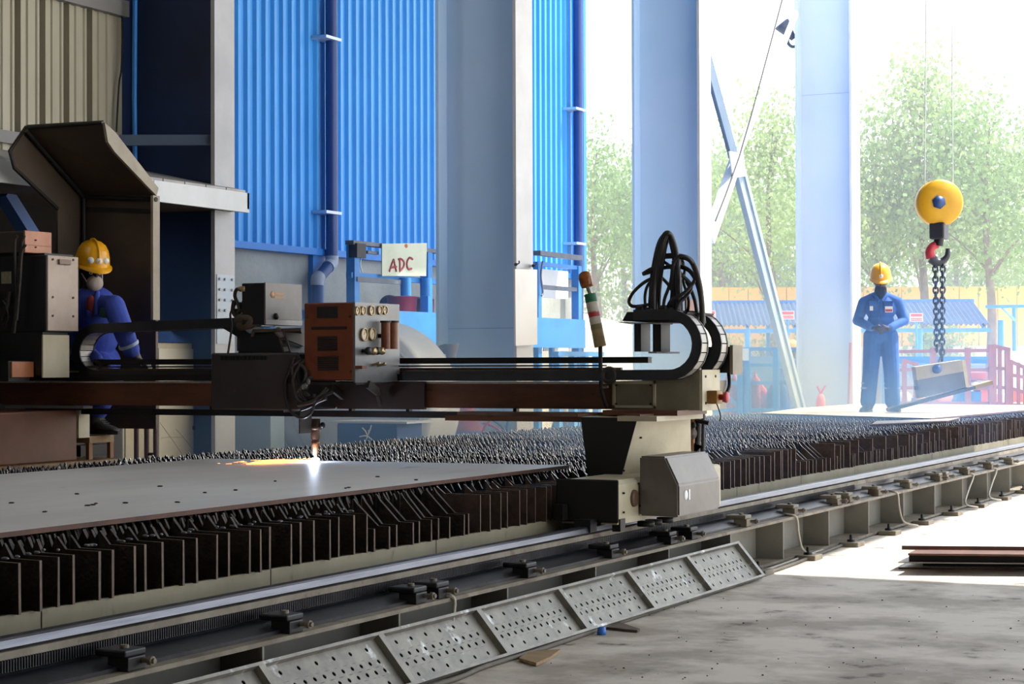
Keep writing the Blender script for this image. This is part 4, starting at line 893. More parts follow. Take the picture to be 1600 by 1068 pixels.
# ------------------------------------------------------------------ people: one continuous body each
def person_body(name, prims, mats, parent, vox=.008, smooth=6):
    """prims: ('c', a, b, ra, rb, material) tapered limb or ('e', centre, radii, material[, rot])"""
    b = MB()
    for p in prims:
        if p[0] == 'c':
            a, c, ra, rb = Vector(p[1]), Vector(p[2]), p[3], p[4]
            b.cyl(a, c, ra, rb, n=14); b.ell(a, (ra,)*3, 14, 8); b.ell(c, (rb,)*3, 14, 8)
        else: b.ell(p[1], p[2], 20, 12, rot=(p[4] if len(p) > 4 else None))
    me = b.mesh('tmp', mats, (0, 0, 0)); t = bpy.data.objects.new('tmp', me); COL.objects.link(t)
    r = t.modifiers.new('r', 'REMESH'); r.mode = 'VOXEL'; r.voxel_size = vox
    s_ = t.modifiers.new('s', 'SMOOTH'); s_.iterations = smooth; s_.factor = .5
    bpy.context.view_layer.update()
    ev = t.evaluated_get(bpy.context.evaluated_depsgraph_get()); m2 = bpy.data.meshes.new_from_object(ev)
    bpy.data.objects.remove(t); n = len(m2.polygons); ct = np.empty(n*3); m2.polygons.foreach_get('center', ct); ct = ct.reshape(-1, 3)
    best = np.full(n, 1e9); mi = np.zeros(n, int)
    for p in prims:
        if p[0] == 'c':
            a, c = np.array(p[1], float), np.array(p[2], float); d = c-a; t_ = np.clip(((ct-a) @ d)/max(d @ d, 1e-9), 0, 1)
            ds = np.linalg.norm(ct-(a+t_[:, None]*d), axis=1)-(p[3]+(p[4]-p[3])*t_); k = p[5]
        else:
            q = ct-np.array(p[1], float)
            if len(p) > 4: q = q @ np.array(p[4])
            rr_ = np.array(p[2]); ds = (np.linalg.norm(q/rr_, axis=1)-1)*rr_.min(); k = p[3]
        w_ = ds < best; best[w_] = ds[w_]; mi[w_] = k
    m2.materials.clear()
    for m in mats: m2.materials.append(m)
    m2.polygons.foreach_set('material_index', mi.astype(np.int32)); m2.polygons.foreach_set('use_smooth', np.ones(n, bool))
    m2.transform(Matrix.Translation(-wpos(parent))); m2.name = name
    ob = bpy.data.objects.new(name, m2); COL.objects.link(ob); ob.parent = parent; WORLD[ob.name] = wpos(parent); return ob
def hand(prims, wrist, fwd, up, side, mi, curl=.5, s=1.0):
    """palm, four unequal bent fingers and a thumb; fwd along the fingers, up = back of hand, side = thumb side"""
    w_, f, u, sd_ = Vector(wrist), Vector(fwd).normalized(), Vector(up).normalized(), Vector(side).normalized()
    pc = w_+f*.05*s
    for q in (-.03, -.01, .01, .03): prims.append(('c', w_+sd_*q*.6*s, w_+f*.085*s+sd_*q*s, .014*s, .012*s, mi))
    for q, L_ in ((.032, .062), (.011, .072), (-.011, .067), (-.032, .052)):
        a = w_+f*.088*s+sd_*q*s; d1 = (f*math.cos(curl)-u*math.sin(curl)); d2 = (f*math.cos(curl*2.1)-u*math.sin(curl*2.1)); c = a+d1*L_*.55*s; e_ = c+d2*L_*.5*s
        prims.append(('c', a, c, .0098*s, .009*s, mi)); prims.append(('c', c, e_, .009*s, .0075*s, mi))
    a = w_+f*.03*s+sd_*.03*s; c = a+(sd_*.7+f*.6-u*.3).normalized()*.045*s; e_ = c+(f*.9-u*.5).normalized()*.032*s
    prims.append(('c', a, c, .013*s, .011*s, mi)); prims.append(('c', c, e_, .011*s, .009*s, mi))
def helmet(parent, c, fwd, up, m, s=1.0, badge=True):
    c = Vector(c); f = Vector(fwd).normalized(); u = Vector(up).normalized(); sd_ = u.cross(f).normalized(); f = sd_.cross(u)
    b = MB(); N = 28; prof = [(1.02, 0), (1.0, .03), (.97, .06), (.88, .10), (.7, .137), (.45, .158), (.2, .166), (.001, .168)]
    vs = []
    for rr_, h in prof:
        for i in range(N):
            a = 2*math.pi*i/N; rib = .004*max(0, math.cos(a))**40*0; k = 1.0
            vs.append(c+(f*(math.cos(a)*.142)+sd_*(math.sin(a)*.116))*rr_*s+u*(h+rib)*s)
    b.add(vs, [(j*N+i, j*N+(i+1) % N, (j+1)*N+(i+1) % N, (j+1)*N+i) for j in range(len(prof)-1) for i in range(N)], 0, True)
    bv = []
    for rr_, dz in ((.99, .004), (1.0, 0), (1.0, -.006)):
        for i in range(N):
            a = 2*math.pi*i/N; ext = .018+.055*max(0, math.cos(a))**1.5
            e_ = 0 if rr_ < 1 else ext
            bv.append(c+f*(math.cos(a)*(.142+e_))*s+sd_*(math.sin(a)*(.116+min(e_, .018)))*s+u*(dz-.25*e_*(1 if e_ else 0))*s)
    b.add(bv, [(j*N+i, j*N+(i+1) % N, (j+1)*N+(i+1) % N, (j+1)*N+i) for j in range(2) for i in range(N)], 0, True)
    o = b.build('safety_helmet', m, parent)
    MB().tube([c+f*.143*s+u*.04*s, c+f*.118*s+u*.112*s, c+f*.05*s+u*.165*s, c-f*.05*s+u*.165*s, c-f*.118*s+u*.112*s], .011*s, n=6).build('helmet_ridge', m, o)
    if badge:
        for k, (q, mm) in enumerate(((0, white_p), (.5, white_p), (-.5, white_p))[:1 if badge == 'one' else 3]):
            p = c+f*(math.cos(q)*.141)*s+sd_*(math.sin(q)*.115)*s+u*.05*s; nrm = (p-c-u*.05*s).normalized()
            MB().lathe([(0, .008), (.022*s, .006), (.024*s, -.004)], p, nrm, 10).build('helmet_sticker', mm, o)
    return o
def boot(parent, ankle, toe_dir, sole_z, m, s=1.0):
    a = Vector(ankle); d = Vector(toe_dir); d.z = 0; d.normalize(); sd_ = d.cross(Vector((0, 0, 1)))
    b = MB(); st = [(-.085, .045, .10), (-.06, .05, .125), (0, .052, .135), (.05, .05, .10), (.10, .052, .075), (.16, .05, .06), (.20, .036, .045), (.215, .015, .03)]
    n = 12; vs = []
    for (t, wd, h) in st:
        for i in range(n):
            q = 2*math.pi*i/n; x, z = math.cos(q), math.sin(q)
            vs.append(Vector((a.x, a.y, sole_z))+d*t*s+sd_*x*wd*s+Vector((0, 0, (.022+(h-.022)*(z+1)/2)*s)))
    m_ = len(st); b.add(vs, [(j*n+i, j*n+(i+1) % n, (j+1)*n+(i+1) % n, (j+1)*n+i) for j in range(m_-1) for i in range(n)]+[tuple(range(n)), tuple(range((m_-1)*n, m_*n))], 0, True)
    b.cyl((a.x, a.y, sole_z+.07*s), a+Vector((0, 0, .05)), .055*s, .062*s, n=14)
    o = b.build('boot', m, parent)
    b = MB(); pol = [Vector((a.x, a.y, sole_z))+d*t*s+sd_*q*s for t, q in ((-.095, -.03), (-.095, .03), (-.04, .05), (.06, .046), (.13, .058), (.19, .045), (.225, .01), (.225, -.01), (.19, -.045), (.13, -.058), (.06, -.046), (-.04, -.05))]
    b.slab(pol, (0, 0, .026*s)); b.build('sole', black_metal, o)
    for k in range(4):
        p = Vector((a.x, a.y, sole_z+.115*s-.012*k))+d*(.045+.018*k)*s; MB().cyl(p-sd_*.03*s, p+sd_*.03*s, .004, n=6).build('lace', hose_brown, o)
    return o
def face(prims, hc, f, u, mi, s=1.0):
    sd_ = u.cross(f)
    rot = Matrix((sd_, f, u)).transposed()
    prims.append(('e', hc, (.076*s, .096*s, .115*s), mi, rot)); prims.append(('e', hc+f*.03*s-u*.06*s, (.056*s, .062*s, .06*s), mi, rot))
    prims.append(('c', hc+f*.092*s+u*.012*s, hc+f*.112*s-u*.022*s, .011*s, .016*s, mi))
    for q in (-1, 1):
        prims.append(('e', hc+sd_*q*.078*s-f*.005*s-u*.005*s, (.012*s, .02*s, .032*s), mi, rot))
        prims.append(('e', hc+sd_*q*.035*s+f*.08*s+u*.028*s, (.026*s, .012*s, .009*s), mi, rot))
    prims.append(('e', hc+f*.088*s-u*.058*s, (.026*s, .014*s, .012*s), mi, rot))
def eyes(parent, hc, f, u, s=1.0):
    sd_ = u.cross(f)
    for q in (-1, 1):
        p = hc+sd_*q*.033*s+f*.084*s+u*.008*s
        o = MB().ell(p, (.013*s,)*3, 10, 8).build('eye', white_p, parent); MB().ell(p+f*.008*s, (.007*s,)*3, 8, 6).build('iris', black_metal, o)

# the standing worker far along the table
ft = PZ(1377, 643, .75)
w1 = thing('person', 'worker in blue coverall and yellow helmet standing on the far plate, hands clasped', 'person', (ft[0], ft[1], .75))
az = math.atan2(6.5, 23.7); R1 = Matrix.Rotation(az, 3, 'Z'); O1 = Vector((ft[0], ft[1], .75))
def L1(x, y, z): return O1+R1 @ Vector((x, y, z))
pr1 = []
cl, sk, sc_ = 0, 1, 2
rot1 = R1
pr1 += [('e', L1(0, .02, .98), (.185, .135, .15), cl, rot1), ('e', L1(0, .01, 1.12), (.172, .125, .16), cl, rot1), ('e', L1(0, .01, 1.30), (.195, .135, .18), cl, rot1)]
pr1 += [('c', L1(0, .02, 1.47), L1(-.185, .025, 1.385), .07, .075, cl), ('c', L1(0, .02, 1.47), L1(.185, .025, 1.385), .07, .075, cl), ('c', L1(0, .0, 1.42), L1(0, -.02, 1.58), .062, .056, sk)]
for s_, xf in ((-1, .165), (1, .14)):
    pr1 += [('c', L1(s_*.1, .02, .95), L1(s_*.13, -.01, .5), .12, .1, cl), ('c', L1(s_*.13, -.01, .5), L1(s_*xf, .02, .13), .1, .098, cl), ('c', L1(s_*xf, .02, .16), L1(s_*xf, .02, .07), .05, .045, cl)]
    sh, el, wr = L1(s_*.205, .03, 1.375), L1(s_*.29, .05, 1.15), L1(s_*.085, -.2, 1.045)
    pr1 += [('c', sh, el, .078, .064, cl), ('c', el, L1(s_*.12, -.165, 1.055), .064, .048, cl), ('c', L1(s_*.13, -.16, 1.055), wr, .032, .028, sk)]
    fw_ = R1 @ Vector((-s_*.8, -.25, -.18)); hand(pr1, wr, fw_, R1 @ Vector((0, -.75, .65)), R1 @ Vector((s_*.1, -.3, .9)), sk, .75, .95)
f1_ = (R1 @ Vector((.04, -.97, -.26))).normalized(); u1_ = (R1 @ Vector((0, -.26, .97))).normalized(); hc1 = L1(0, -.05, 1.635)
sdx = u1_.cross(f1_).normalized(); u1_ = f1_.cross(sdx)
face(pr1, hc1, f1_, u1_, sk)
pr1 += [('c', L1(0, -.03, 1.455), L1(0, -.06, 1.53), .085, .078, sc_)]
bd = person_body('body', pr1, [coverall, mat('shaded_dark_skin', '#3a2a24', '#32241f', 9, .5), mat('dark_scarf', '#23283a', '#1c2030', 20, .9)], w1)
helmet(w1, hc1+u1_*.05, f1_, u1_, helmet_y, 1.12, 'one'); eyes(w1, hc1, f1_, u1_)
for s_, xf in ((-1, .165), (1, .14)): boot(w1, L1(s_*xf, .02, .1), R1 @ Vector((s_*.35, -.95, 0)), .7505, boot_m)
def patch(parent, nm, x, z, y, wd, ht, m, sub=None):
    b = MB(); n = 5
    b.slab([L1(x-wd/2, y, z-ht/2), L1(x+wd/2, y, z-ht/2), L1(x+wd/2, y, z+ht/2), L1(x-wd/2, y, z+ht/2)], R1 @ Vector((0, .03, 0))); return b.build(nm, m, parent)
cv_d = mat('coverall_seam_blue', '#274f94', rough=.85); refl = mat('reflective_band', '#9db0c8', '#8ba0bc', 20, .4)
patch(w1, 'chest_pocket', -.09, 1.325, -.132, .105, .115, coverall); patch(w1, 'chest_pocket', .095, 1.325, -.132, .105, .115, coverall)
patch(w1, 'pocket_flap', -.09, 1.375, -.137, .11, .03, cv_d); patch(w1, 'pocket_flap', .095, 1.375, -.137, .11, .03, cv_d)
pb = patch(w1, 'red_white_badge', .10, 1.285, -.142, .095, .075, white_p); patch(pb, 'badge_stripe', .10, 1.272, -.144, .085, .03, red_p)
patch(w1, 'pale_badge', -.115, 1.30, -.142, .04, .055, white_p)
MB().tube([L1(0, -.125, 1.42), L1(0, -.142, 1.3), L1(0, -.137, 1.12), L1(0, -.125, .98)], .006).build('zip_line', cv_d, w1)
MB().tube([L1(-.165, -.02, 1.07), L1(-.1, -.118, 1.075), L1(0, -.128, 1.075), L1(.1, -.118, 1.075), L1(.165, -.02, 1.07)], .012).build('waist_seam', cv_d, w1)
for s_ in (-1, 1):
    MB().tube([L1(s_*.085, -.015, 1.49), L1(s_*.075, -.09, 1.47), L1(s_*.02, -.135, 1.39)], .018, n=8).build('collar', coverall, w1)
    for xf, z in (((.16 if s_ < 0 else .138), .30), ((.155 if s_ < 0 else .136), .36)):
        MB().lathe([(.099, -.014), (.103, 0), (.099, .014)], L1(s_*xf*.97, .012, z), (0, 0, 1), 20).build('reflective_band', refl, w1)

# the operator crouching at the console
h2 = Vector(PY(146, 418, 11.12))
w2 = thing('person', 'operator in yellow helmet and dust mask working beside the black console', 'person', (h2.x, h2.y, .70))
pr2 = []
def W(x, y, d): return Vector(PY(x, y, 11.12+d))
fz = Vector((.80, -.52, -.25)).normalized(); uz = Vector((.2, -.12, .97)); sz = uz.cross(fz).normalized(); uz = fz.cross(sz).normalized()
hc2 = W(143, 424, 0)
face(pr2, hc2, fz, uz, 1)
torso_t, torso_m, hips = W(146, 478, .05), W(150, 520, .1), W(148, 566, .14)
pr2 += [('c', W(141, 448, .02), W(143, 468, .04), .058, .062, 1)]
rt2 = Matrix.Rotation(math.radians(35), 3, 'Z')
pr2 += [('e', torso_t+Vector((0, 0, -.02)), (.18, .14, .17), 0, rt2), ('e', torso_m, (.17, .14, .2), 0, rt2), ('e', hips, (.19, .16, .16), 0, rt2)]
shR, shL = W(178, 478, -.05), W(112, 476, .16)
pr2 += [('c', shL, shR, .075, .078, 0)]
elR, wrR = W(197, 527, -.12), W(214, 560, -.04)
pr2 += [('c', shR, elR, .082, .072, 0), ('c', elR, W(205, 546, -.08), .07, .062, 0), ('c', W(206, 546, -.08), wrR, .042, .034, 1)]
hand(pr2, wrR, (.75, .1, -.35), (.3, -.2, .9), (.1, -.9, .1), 1, .6)
elL, wrL = W(118, 535, .02), W(150, 560, -.12)
pr2 += [('c', shL, elL, .08, .065, 0), ('c', elL, wrL, .06, .05, 0)]
hand(pr2, wrL, (.7, -.3, -.3), (.2, -.3, .9), (.3, .8, .1), 1, .6)
kn, an = W(172, 596, -.1), W(150, 650, .0)
pr2 += [('c', hips+Vector((.06, -.05, -.02)), kn, .12, .095, 0), ('c', kn, W(153, 640, .0), .09, .075, 0), ('c', W(153, 640, 0), an, .05, .045, 0)]
kn2, an2 = W(140, 600, .2), W(128, 652, .25)
pr2 += [('c', hips+Vector((-.05, .08, -.02)), kn2, .12, .09, 0), ('c', kn2, an2, .088, .07, 0)]
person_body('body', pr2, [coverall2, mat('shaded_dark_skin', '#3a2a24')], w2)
helmet(w2, hc2+uz*.055, fz, uz, helmet_y, 1.04); eyes(w2, hc2, fz, uz)
zs = float(PX(150, 679, -8.7)[2])
boot(w2, W(151, 650, 0), (1, -.15, 0), zs, boot_m, 1.0)
boot(w2, W(128, 652, .25), (1, -.1, 0), zs, boot_m, 1.0)
mb_ = MB(); mp_ = hc2+fz*.095-uz*.065; mb_.ell(mp_, (.062, .05, .058), 14, 10, rot=Matrix((sz, fz, uz)).transposed()); mk = mb_.build('dust_mask', mask_m, w2)
for s_ in (-1, 1): MB().tube([mp_+sz*s_*.055, hc2+sz*s_*.079-uz*.005, hc2+sz*s_*.07-fz*.05+uz*.01], .004).build('mask_strap', white_p, mk)
MB().ell(W(142, 478, -.085), (.035, .03, .08), 10, 8, rot=rt2).build('red_undershirt', shirt_red, w2)
for a, c in (((132, 456), (140, 492)), ((152, 456), (150, 492))): MB().tube([W(*a, -.03), W(*c, -.11)], .02, sub=1).build('collar', coverall2, w2)
MB().slab([W(156, 481, -.14), W(168, 483, -.12), W(167, 497, -.12), W(155, 495, -.14)], (0, .03, 0)).build('green_badge', mat('dark_green_badge', '#1f3f3a', rough=.7), w2)
MB().lathe([(.073, -.012), (.076, 0), (.072, .012)], W(201, 538, -.1), (elR-W(205, 546, -.08)), 16).build('reflective_band', refl, w2)
tag(MB().box((-9.5, 11.25, .70), (-9.05, 11.6, .78)).box((-9.35, 11.36, .78), (-9.2, 11.48, 1.1)).box((-9.5, 11.25, 1.1), (-9.0, 11.6, 1.17)).build('operator_stool', black_metal), 'dark stool under the crouching operator behind the beam', 'stool')

# ------------------------------------------------------------------ between the columns and the blue warehouse
XA = -12.2
def PA(x, y, d=0): return Vector(PX(x, y, XA+d))
ad = thing('work_platform', 'blue elevated work platform behind the near column, sign lettered ADC on its rail', 'platform', (-12.6, 25, 0))
zt = PA(552, 376).z; zd = PA(640, 487).z; zd2 = PA(640, 540).z
ya, yb = PA(545, 430).y, PA(905, 430).y
yl2, yr1 = PA(700, 430).y, PA(838, 430).y
steelb = mat('worn_dark_rail', '#5f6878', '#4b5262', 6, .5)
for y in (ya+.1, PA(666, 430).y, PA(672, 430).y+.4, yr1, yb-.1): MB().box((XA-.06, y-.06, 0), (XA+.06, y+.06, zt-.02)).build('post', blue_frame, ad)
for y in (ya+.1, yb-.1): MB().box((XA-1.3, y-.06, 0), (XA-1.18, y+.06, zd-.1)).build('post', blue_frame, ad)
MB().box((XA-.05, ya, zt-.05), (XA+.07, yl2, zt)).build('top_rail', steelb, ad)
MB().box((XA-.05, yr1, PA(860, 396).z-.05), (XA+.07, yb, PA(860, 396).z+.02)).build('top_rail', steelb, ad)
MB().box((XA-.04, ya, PA(600, 433).z-.04), (XA+.04, yl2, PA(600, 433).z+.03)).build('mid_rail', blue_frame, ad)
for yy in (450, 415): MB().box((XA-.04, yr1, PA(870, yy).z-.03), (XA+.04, yb, PA(870, yy).z+.03)).build('mid_rail', steelb if yy == 450 else blue_frame, ad)
MB().bar(PA(556, 436, .05), PA(634, 441, .05), .05, .06).build('slide_bar', steelb, ad)
for x in (634, 666): MB().cyl(PA(x, 462, .1), PA(x, 434, .1), .07, n=14).build('vertical_tube', blue_frame, ad)
MB().box((XA-1.4, ya, zd-.1), (XA+.1, yb, zd)).build('deck', blue_frame, ad)
MB().box((XA+.04, ya, zd2), (XA+.1, yb, zd-.1)).build('side_skirt', blue_frame, ad)
MB().box((XA+.05, ya, zd-.55), (XA+.12, yl2, zd-.5)).build('skirt_rib', steelb, ad)
MB().box((XA-1.4, ya, .5), (XA-.1, yb, .62)).build('lower_frame', blue_deep, ad)
for y in np.arange(ya+.8, yb, 1.7): MB().box((XA-.03, y-.04, .62), (XA+.03, y+.04, zd2)).build('strut', blue_frame, ad)
for y in (ya+.6, yb-.6):
    MB().lathe([(0, -.1), (.26, -.1), (.28, -.06), (.28, .06), (.26, .1), (0, .1)], (XA, y, .28), (1, 0, 0), 24).build('wheel', black_metal, ad)
    MB().box((XA-.1, y-.1, .28), (XA+.1, y+.1, .56)).build('wheel_fork', blue_deep, ad)
sn = MB().slab([PA(597, 380.5, .1), PA(667, 379.5, .1), PA(666, 431, .1), PA(597, 431, .1)], (-.012, 0, 0)).build('sign_plate', mat('aged_cream_sign', '#b9c2b2', '#abb4a2', 2, .6, stain=('#a9936c', 4, .67)), ad)
def stroke(pts): return MB().tube([PA(x, y, .102) for x, y in pts], .015, n=6, sub=4)
for nm, strokes in (('letter', [[(608, 424), (612, 412), (615, 405)], [(615, 405), (617, 415), (619, 424)], [(610, 418), (615, 417), (619, 416.5)]]),
                    ('letter', [[(624, 404), (624.5, 414), (624.5, 423.5)], [(622, 405), (627, 404.5), (631, 410), (630, 417), (624, 423.5)]]),
                    ('letter', [[(644.5, 405), (640, 402.5), (636, 408), (635.5, 415), (638, 420), (643, 419.5)]])):
    b = MB()
    for st in strokes:
        q = stroke(st); b.add(q.v, q.f, 0, True)
    b.build(nm, red_dk, sn)
MB().ell(PA(634, 384, .095), (.008, .06, .035), 12, 8).build('rust_spot', mat('rust_spot', '#a8633a', rough=.8), sn)
jx = MB().box(PA(558, 402, .1), PA(572, 381, .1)-Vector((.12, 0, 0))).build('switch_box', black_metal, ad)
MB().tube([PA(565, 402, .05), PA(563, 412, .05), PA(566, 425, .05)], .008).build('switch_wire', white_p, jx)
MB().box(PA(575, 396, .05), PA(592, 393, .05)-Vector((.05, 0, 0))).build('hook_bar', steelb, ad)
for i, (x0, x1, yt) in enumerate(((613, 643, 461), (656, 673, 465))):
    c = PA((x0+x1)/2, 484.5, -.3); r = abs(PA(x1, 480).y-PA(x0, 480).y)/2*.8; h = PA(x0, yt).z-zd
    o = MB().lathe([(0, 0), (r*.88, 0), (r*.95, .02), (r, h), (r*1.03, h), (r*1.03, h+.012), (r*.96, h+.012), (r*.9, .03)], (XA-.3, c.y, zd), (0, 0, 1), 20).build('red_bucket', red_p)
    tag(o, ['wide red tub on the blue platform deck, left of the column', 'narrow red bucket on the blue platform deck beside the column edge'][i], 'bucket')
for i, (x, w_) in enumerate(((609, .16), (650, .18))):
    o = MB().ell((XA-.75, PA(x, 480, -.75).y, zd+.13), (.14, w_, .13), 12, 8).build('dark_bundle', mat('dark_cloth', '#3a2c38', '#2b2230', 14, .9)); tag(o, ['dark cloth bundle left of the wide red tub', 'dark cloth bundle between the two red buckets'][i], 'bundle')
# panel boards behind the platform rails at its right end
MB().box(PA(845, 464, -.3), PA(884, 424, -.34)).build('pale_board', white_p, ad)
MB().slab([PA(850, 548, -.3), PA(852, 528, -.3), PA(886, 529, -.3), PA(888, 548, -.3)], (-.02, 0, 0)).build('pale_board', white_p, ad)
for x in (838, 862, 880, 900): MB().box((XA+.3, PA(x, 560).y-.06, 0), (XA+.4, PA(x, 560).y+.06, PA(x, 550).z)).build('foot_post', blue_frame, ad)
MB().box((XA+.28, PA(832, 560).y, PA(832, 556).z), (XA+.42, PA(905, 560).y, PA(832, 549).z)).build('foot_rail', blue_frame, ad)
MB().tube([PA(848, 408, .1), PA(845, 430, .1), PA(848, 455, .1), PA(846, 462, .1)], .015).build('loop_handle', steelb, ad)

# white board hung on the column flange
wb = thing('hanging_board', 'white blank board hung from pins on the near column flange', 'board', PX(822, 538, -9.5))
MB().slab([PX(805, 420, -9.5), PX(839.5, 421, -9.5), PX(839.5, 538, -9.5), PX(806, 540, -9.5)], (-.02, 0, 0)).build('board', mat('board_white', '#e6e4e2', '#dcd9d6', 2, .5), wb)
for x, y in ((806, 413), (833, 415)): MB().cyl(PX(x, y, -9.56), PX(x, y, -9.46), .02, n=8).tube([PX(x, y, -9.49), PX(x+5, y-2, -9.47), PX(x+5, y-6, -9.47)], .008).build('hanger_pin', dark_steel, wb)

# round drum, crate, gas hose gear behind the table
DD = 20.0
dcn = PD(544, 618, DD)
dr = thing('steel_drum', 'huge pale round drum end lying on its side behind the trolley', 'drum', (dcn[0], dcn[1], 0))
axd = Vector((FW[0]*.3, 1, 0)).normalized(); zc = .93; cen = Vector((dcn[0], dcn[1], zc))
MB().lathe([(0, .0), (.3, -.03), (.7, -.02), (.88, .03), (.905, .06), (.91, .12), (.91, .9), (.88, .95), (0, .95)], cen, axd, 56).build('shell', drum_m, dr)
for r_ in (.62, .8): MB().lathe([(r_, -.02-.01), (r_+.012, -.034), (r_+.024, -.01)], cen, axd, 56).build('pressed_ring', mat('drum_ring', '#a9b0ba', rough=.45), dr)
for s_ in (-.45, .45): MB().box((cen.x+s_-.12, cen.y+.15, 0), (cen.x+s_+.12, cen.y+.85, .17)).build('cradle_block', wood, dr)
q = PD(577, 690, 18.2); o = MB().box((q[0]-.36, q[1], 0), (q[0]+.3, q[1]+.5, PD(577, 661, 18.2)[2]), bev=.015).build('blue_crate', blue_deep); tag(o, 'dark blue crate behind the slats, tied with white string', 'crate')
o2 = MB().box((q[0]-.42, q[1]-.02, PD(577, 661, 18.2)[2]), (q[0]+.42, q[1]+.52, PD(577, 658, 18.2)[2])).build('crate_lid', drum_m, o)
stg = MB()
for k, (x, y) in enumerate(((566, 668), (580, 664), (570, 690), (584, 692), (576, 672), (562, 682))): stg.tube([PD(574, 681, 18.15), PD((574+x)/2+1, (681+y)/2-1, 18.13), PD(x, y, 18.15)], .006)
stg.build('string', white_p, o)['kind'] = 'stuff'
lp = MB().box(PD(365, 720, 19.5)*np.array([1, 1, 0]), PD(440, 560, 19.5)+np.array([0, .05, 0])).build('pale_sheet', mat('pale_blue_sheet', '#9fb2c0', '#8ea2b2', 1, .5)); tag(lp, 'pale blue-grey steel sheet standing behind the beam left of the drum', 'sheet')
q = PD(730, 685, 21.5); rb = thing('red_tank', 'rounded red and blue pressure tank just behind the slats at middle', 'tank', (q[0], q[1], 0))
rt_ = abs(PD(759, 665, 21.5)[0]-PD(704, 665, 21.5)[0])/2*1.05; zz = PD(730, 676, 21.5)[2]; zt_ = PD(730, 658, 21.5)[2]
MB().lathe([(rt_*.98, 0), (rt_, .1), (rt_, zz)], (q[0], q[1], .02), (0, 0, 1), 28).build('tank_body', blue_frame, rb)
MB().lathe([(rt_, zz), (rt_*.95, zz+(zt_-zz)*.5), (rt_*.7, zz+(zt_-zz)*.85), (0, zt_+.01)], (q[0], q[1], .02), (0, 0, 1), 28).build('domed_lid', pink_red, rb)
MB().cyl((q[0], q[1], zt_), (q[0]-.03, q[1], zt_+.2), .1, n=14).build('filler_neck', pink_red, rb)
for k, pts in enumerate(([(684, 672), (676, 690), (668, 700)], [(745, 690), (757, 668), (766, 655)], [(755, 660), (775, 668), (790, 682)], [(768, 655), (786, 668), (790, 690), (790, 770)], [(800, 770), (800, 690), (792, 670), (796, 650)])):
    tag(MB().tube([PD(x, y, 21.2+.1*k) for x, y in pts], .014).build('gas_hose', [white_p, red_p, red_p, steelb, pipe_navy][k]), ['white hose hanging left of the red tank', 'red hose rising at the right side of the red tank', 'red hose slanting right of the red tank', 'grey hose curving between red tank and column', 'navy hose hanging nearest the column flange'][k], 'hose')
vs_ = thing('valve_station', 'small cutting-gas valve cluster with green body in front of the near column', 'valve', PD(690, 575, 21.0)*np.array([1, 1, 0]))
MB().cyl(PD(700, 690, 21)*np.array([1, 1, 0]), PD(700, 548, 21), .025, n=10).build('stand_pipe', steelb, vs_)
MB().ell(PD(677, 549, 21), (.07, .05, .045), 12, 8).build('green_valve', mat('valve_green', '#4e8f84', rough=.5), vs_)
MB().cyl(PD(678, 548, 21), PD(712, 550, 21), .03, n=10).build('manifold', steelb, vs_)
MB().lathe([(.05, 0), (.085, .15), (.09, .16), (.05, .16), (0, .14)], PD(705, 560, 21), (0, 0, 1), 16).build('funnel_cup', purlin, vs_)
MB().tube([PD(684, 545, 21), PD(692, 541, 21), PD(700, 547, 21)], .02).build('valve_bend', galv, vs_)

# ------------------------------------------------------------------ hoist with its load over the far plate
HD = 23.6
def H(x, y, d=0): return Vector(PD(x, y, HD+d))
ch = thing('crane_hook_block', 'yellow crane hook block with red and black hook hanging at right', 'hook block', H(1467, 317))
k_ = HD/FPX
MB().lathe([(0, -.11), (.12, -.11), (.26, -.1), (.285, -.07), (.285, .07), (.26, .1), (.12, .11), (0, .11)], H(1467, 317), Vector((FW[0], FW[1], 0)), 36).build('sheave_housing', crane_y, ch)
for d in (-.115, .115): MB().lathe([(0, -.01), (.085, -.01), (.085, .01), (0, .01)], H(1464, 317)+Vector((FW[0], FW[1], 0))*d, Vector((FW[0], FW[1], 0)), 6).build('axle_nut', pipe_navy, ch)
MB().box(H(1454, 374)-Vector((0, .08, 0)), H(1480, 348)+Vector((0, .08, 0)), bev=.02).build('lower_block', mat('hook_black', '#2a2a38', rough=.5), ch)
MB().cyl(H(1467, 372), H(1466, 384), .06, n=14).build('swivel', black_metal, ch)
hkp = [(1466, 382), (1458, 384), (1453, 393), (1455, 403), (1463, 409), (1472, 408), (1480, 400), (1481, 388)]
MB().tube([H(x, y) for x, y in hkp[:4]], lambda t: .045+.02*t, n=10).build('hook_shank', red_p, ch)
MB().tube([H(x, y) for x, y in hkp[3:]], lambda t: .066-.04*t, n=10).build('hook_tip', mat('hook_black', '#2a2a38'), ch)
for q in (-22, 22): MB().cyl(H(1467+q, 312), H(1467+q*.8, -398), .007, n=6).build('wire_rope', mat('pale_wire_rope', '#d4d6da', rough=.5, metal=.5), ch)
cn = thing('lifting_chain', 'two dark sling chains hanging from the crane hook to the magnet block', 'chain', H(1467, 560))
for (xa, ya_, xb2, yb2) in ((1461, 408, 1464, 548), (1473, 408, 1472, 562)):
    A, B = H(xa, ya_), H(xb2, yb2); nL = int((B-A).length/.062); dv = (B-A).normalized()
    for i in range(nL):
        c = A.lerp(B, (i+.5)/nL); sv = (RT if i % 2 else FW); sv = Vector(sv).normalized()
        pts = [c+dv*(.045*math.cos(t))+sv*(.03*math.sin(t)) for t in np.linspace(0, 2*math.pi, 11)]
        MB().tube(pts, .0125, n=5, sub=1).build('chain_link', mat('chain_steel', '#3f4656', '#323848', 10, .45, .5), cn)
MB().tube([H(1461, 548), H(1467, 538), H(1472, 545), H(1470, 558), H(1466, 566)], .016, n=8).build('shackle', galv, cn)
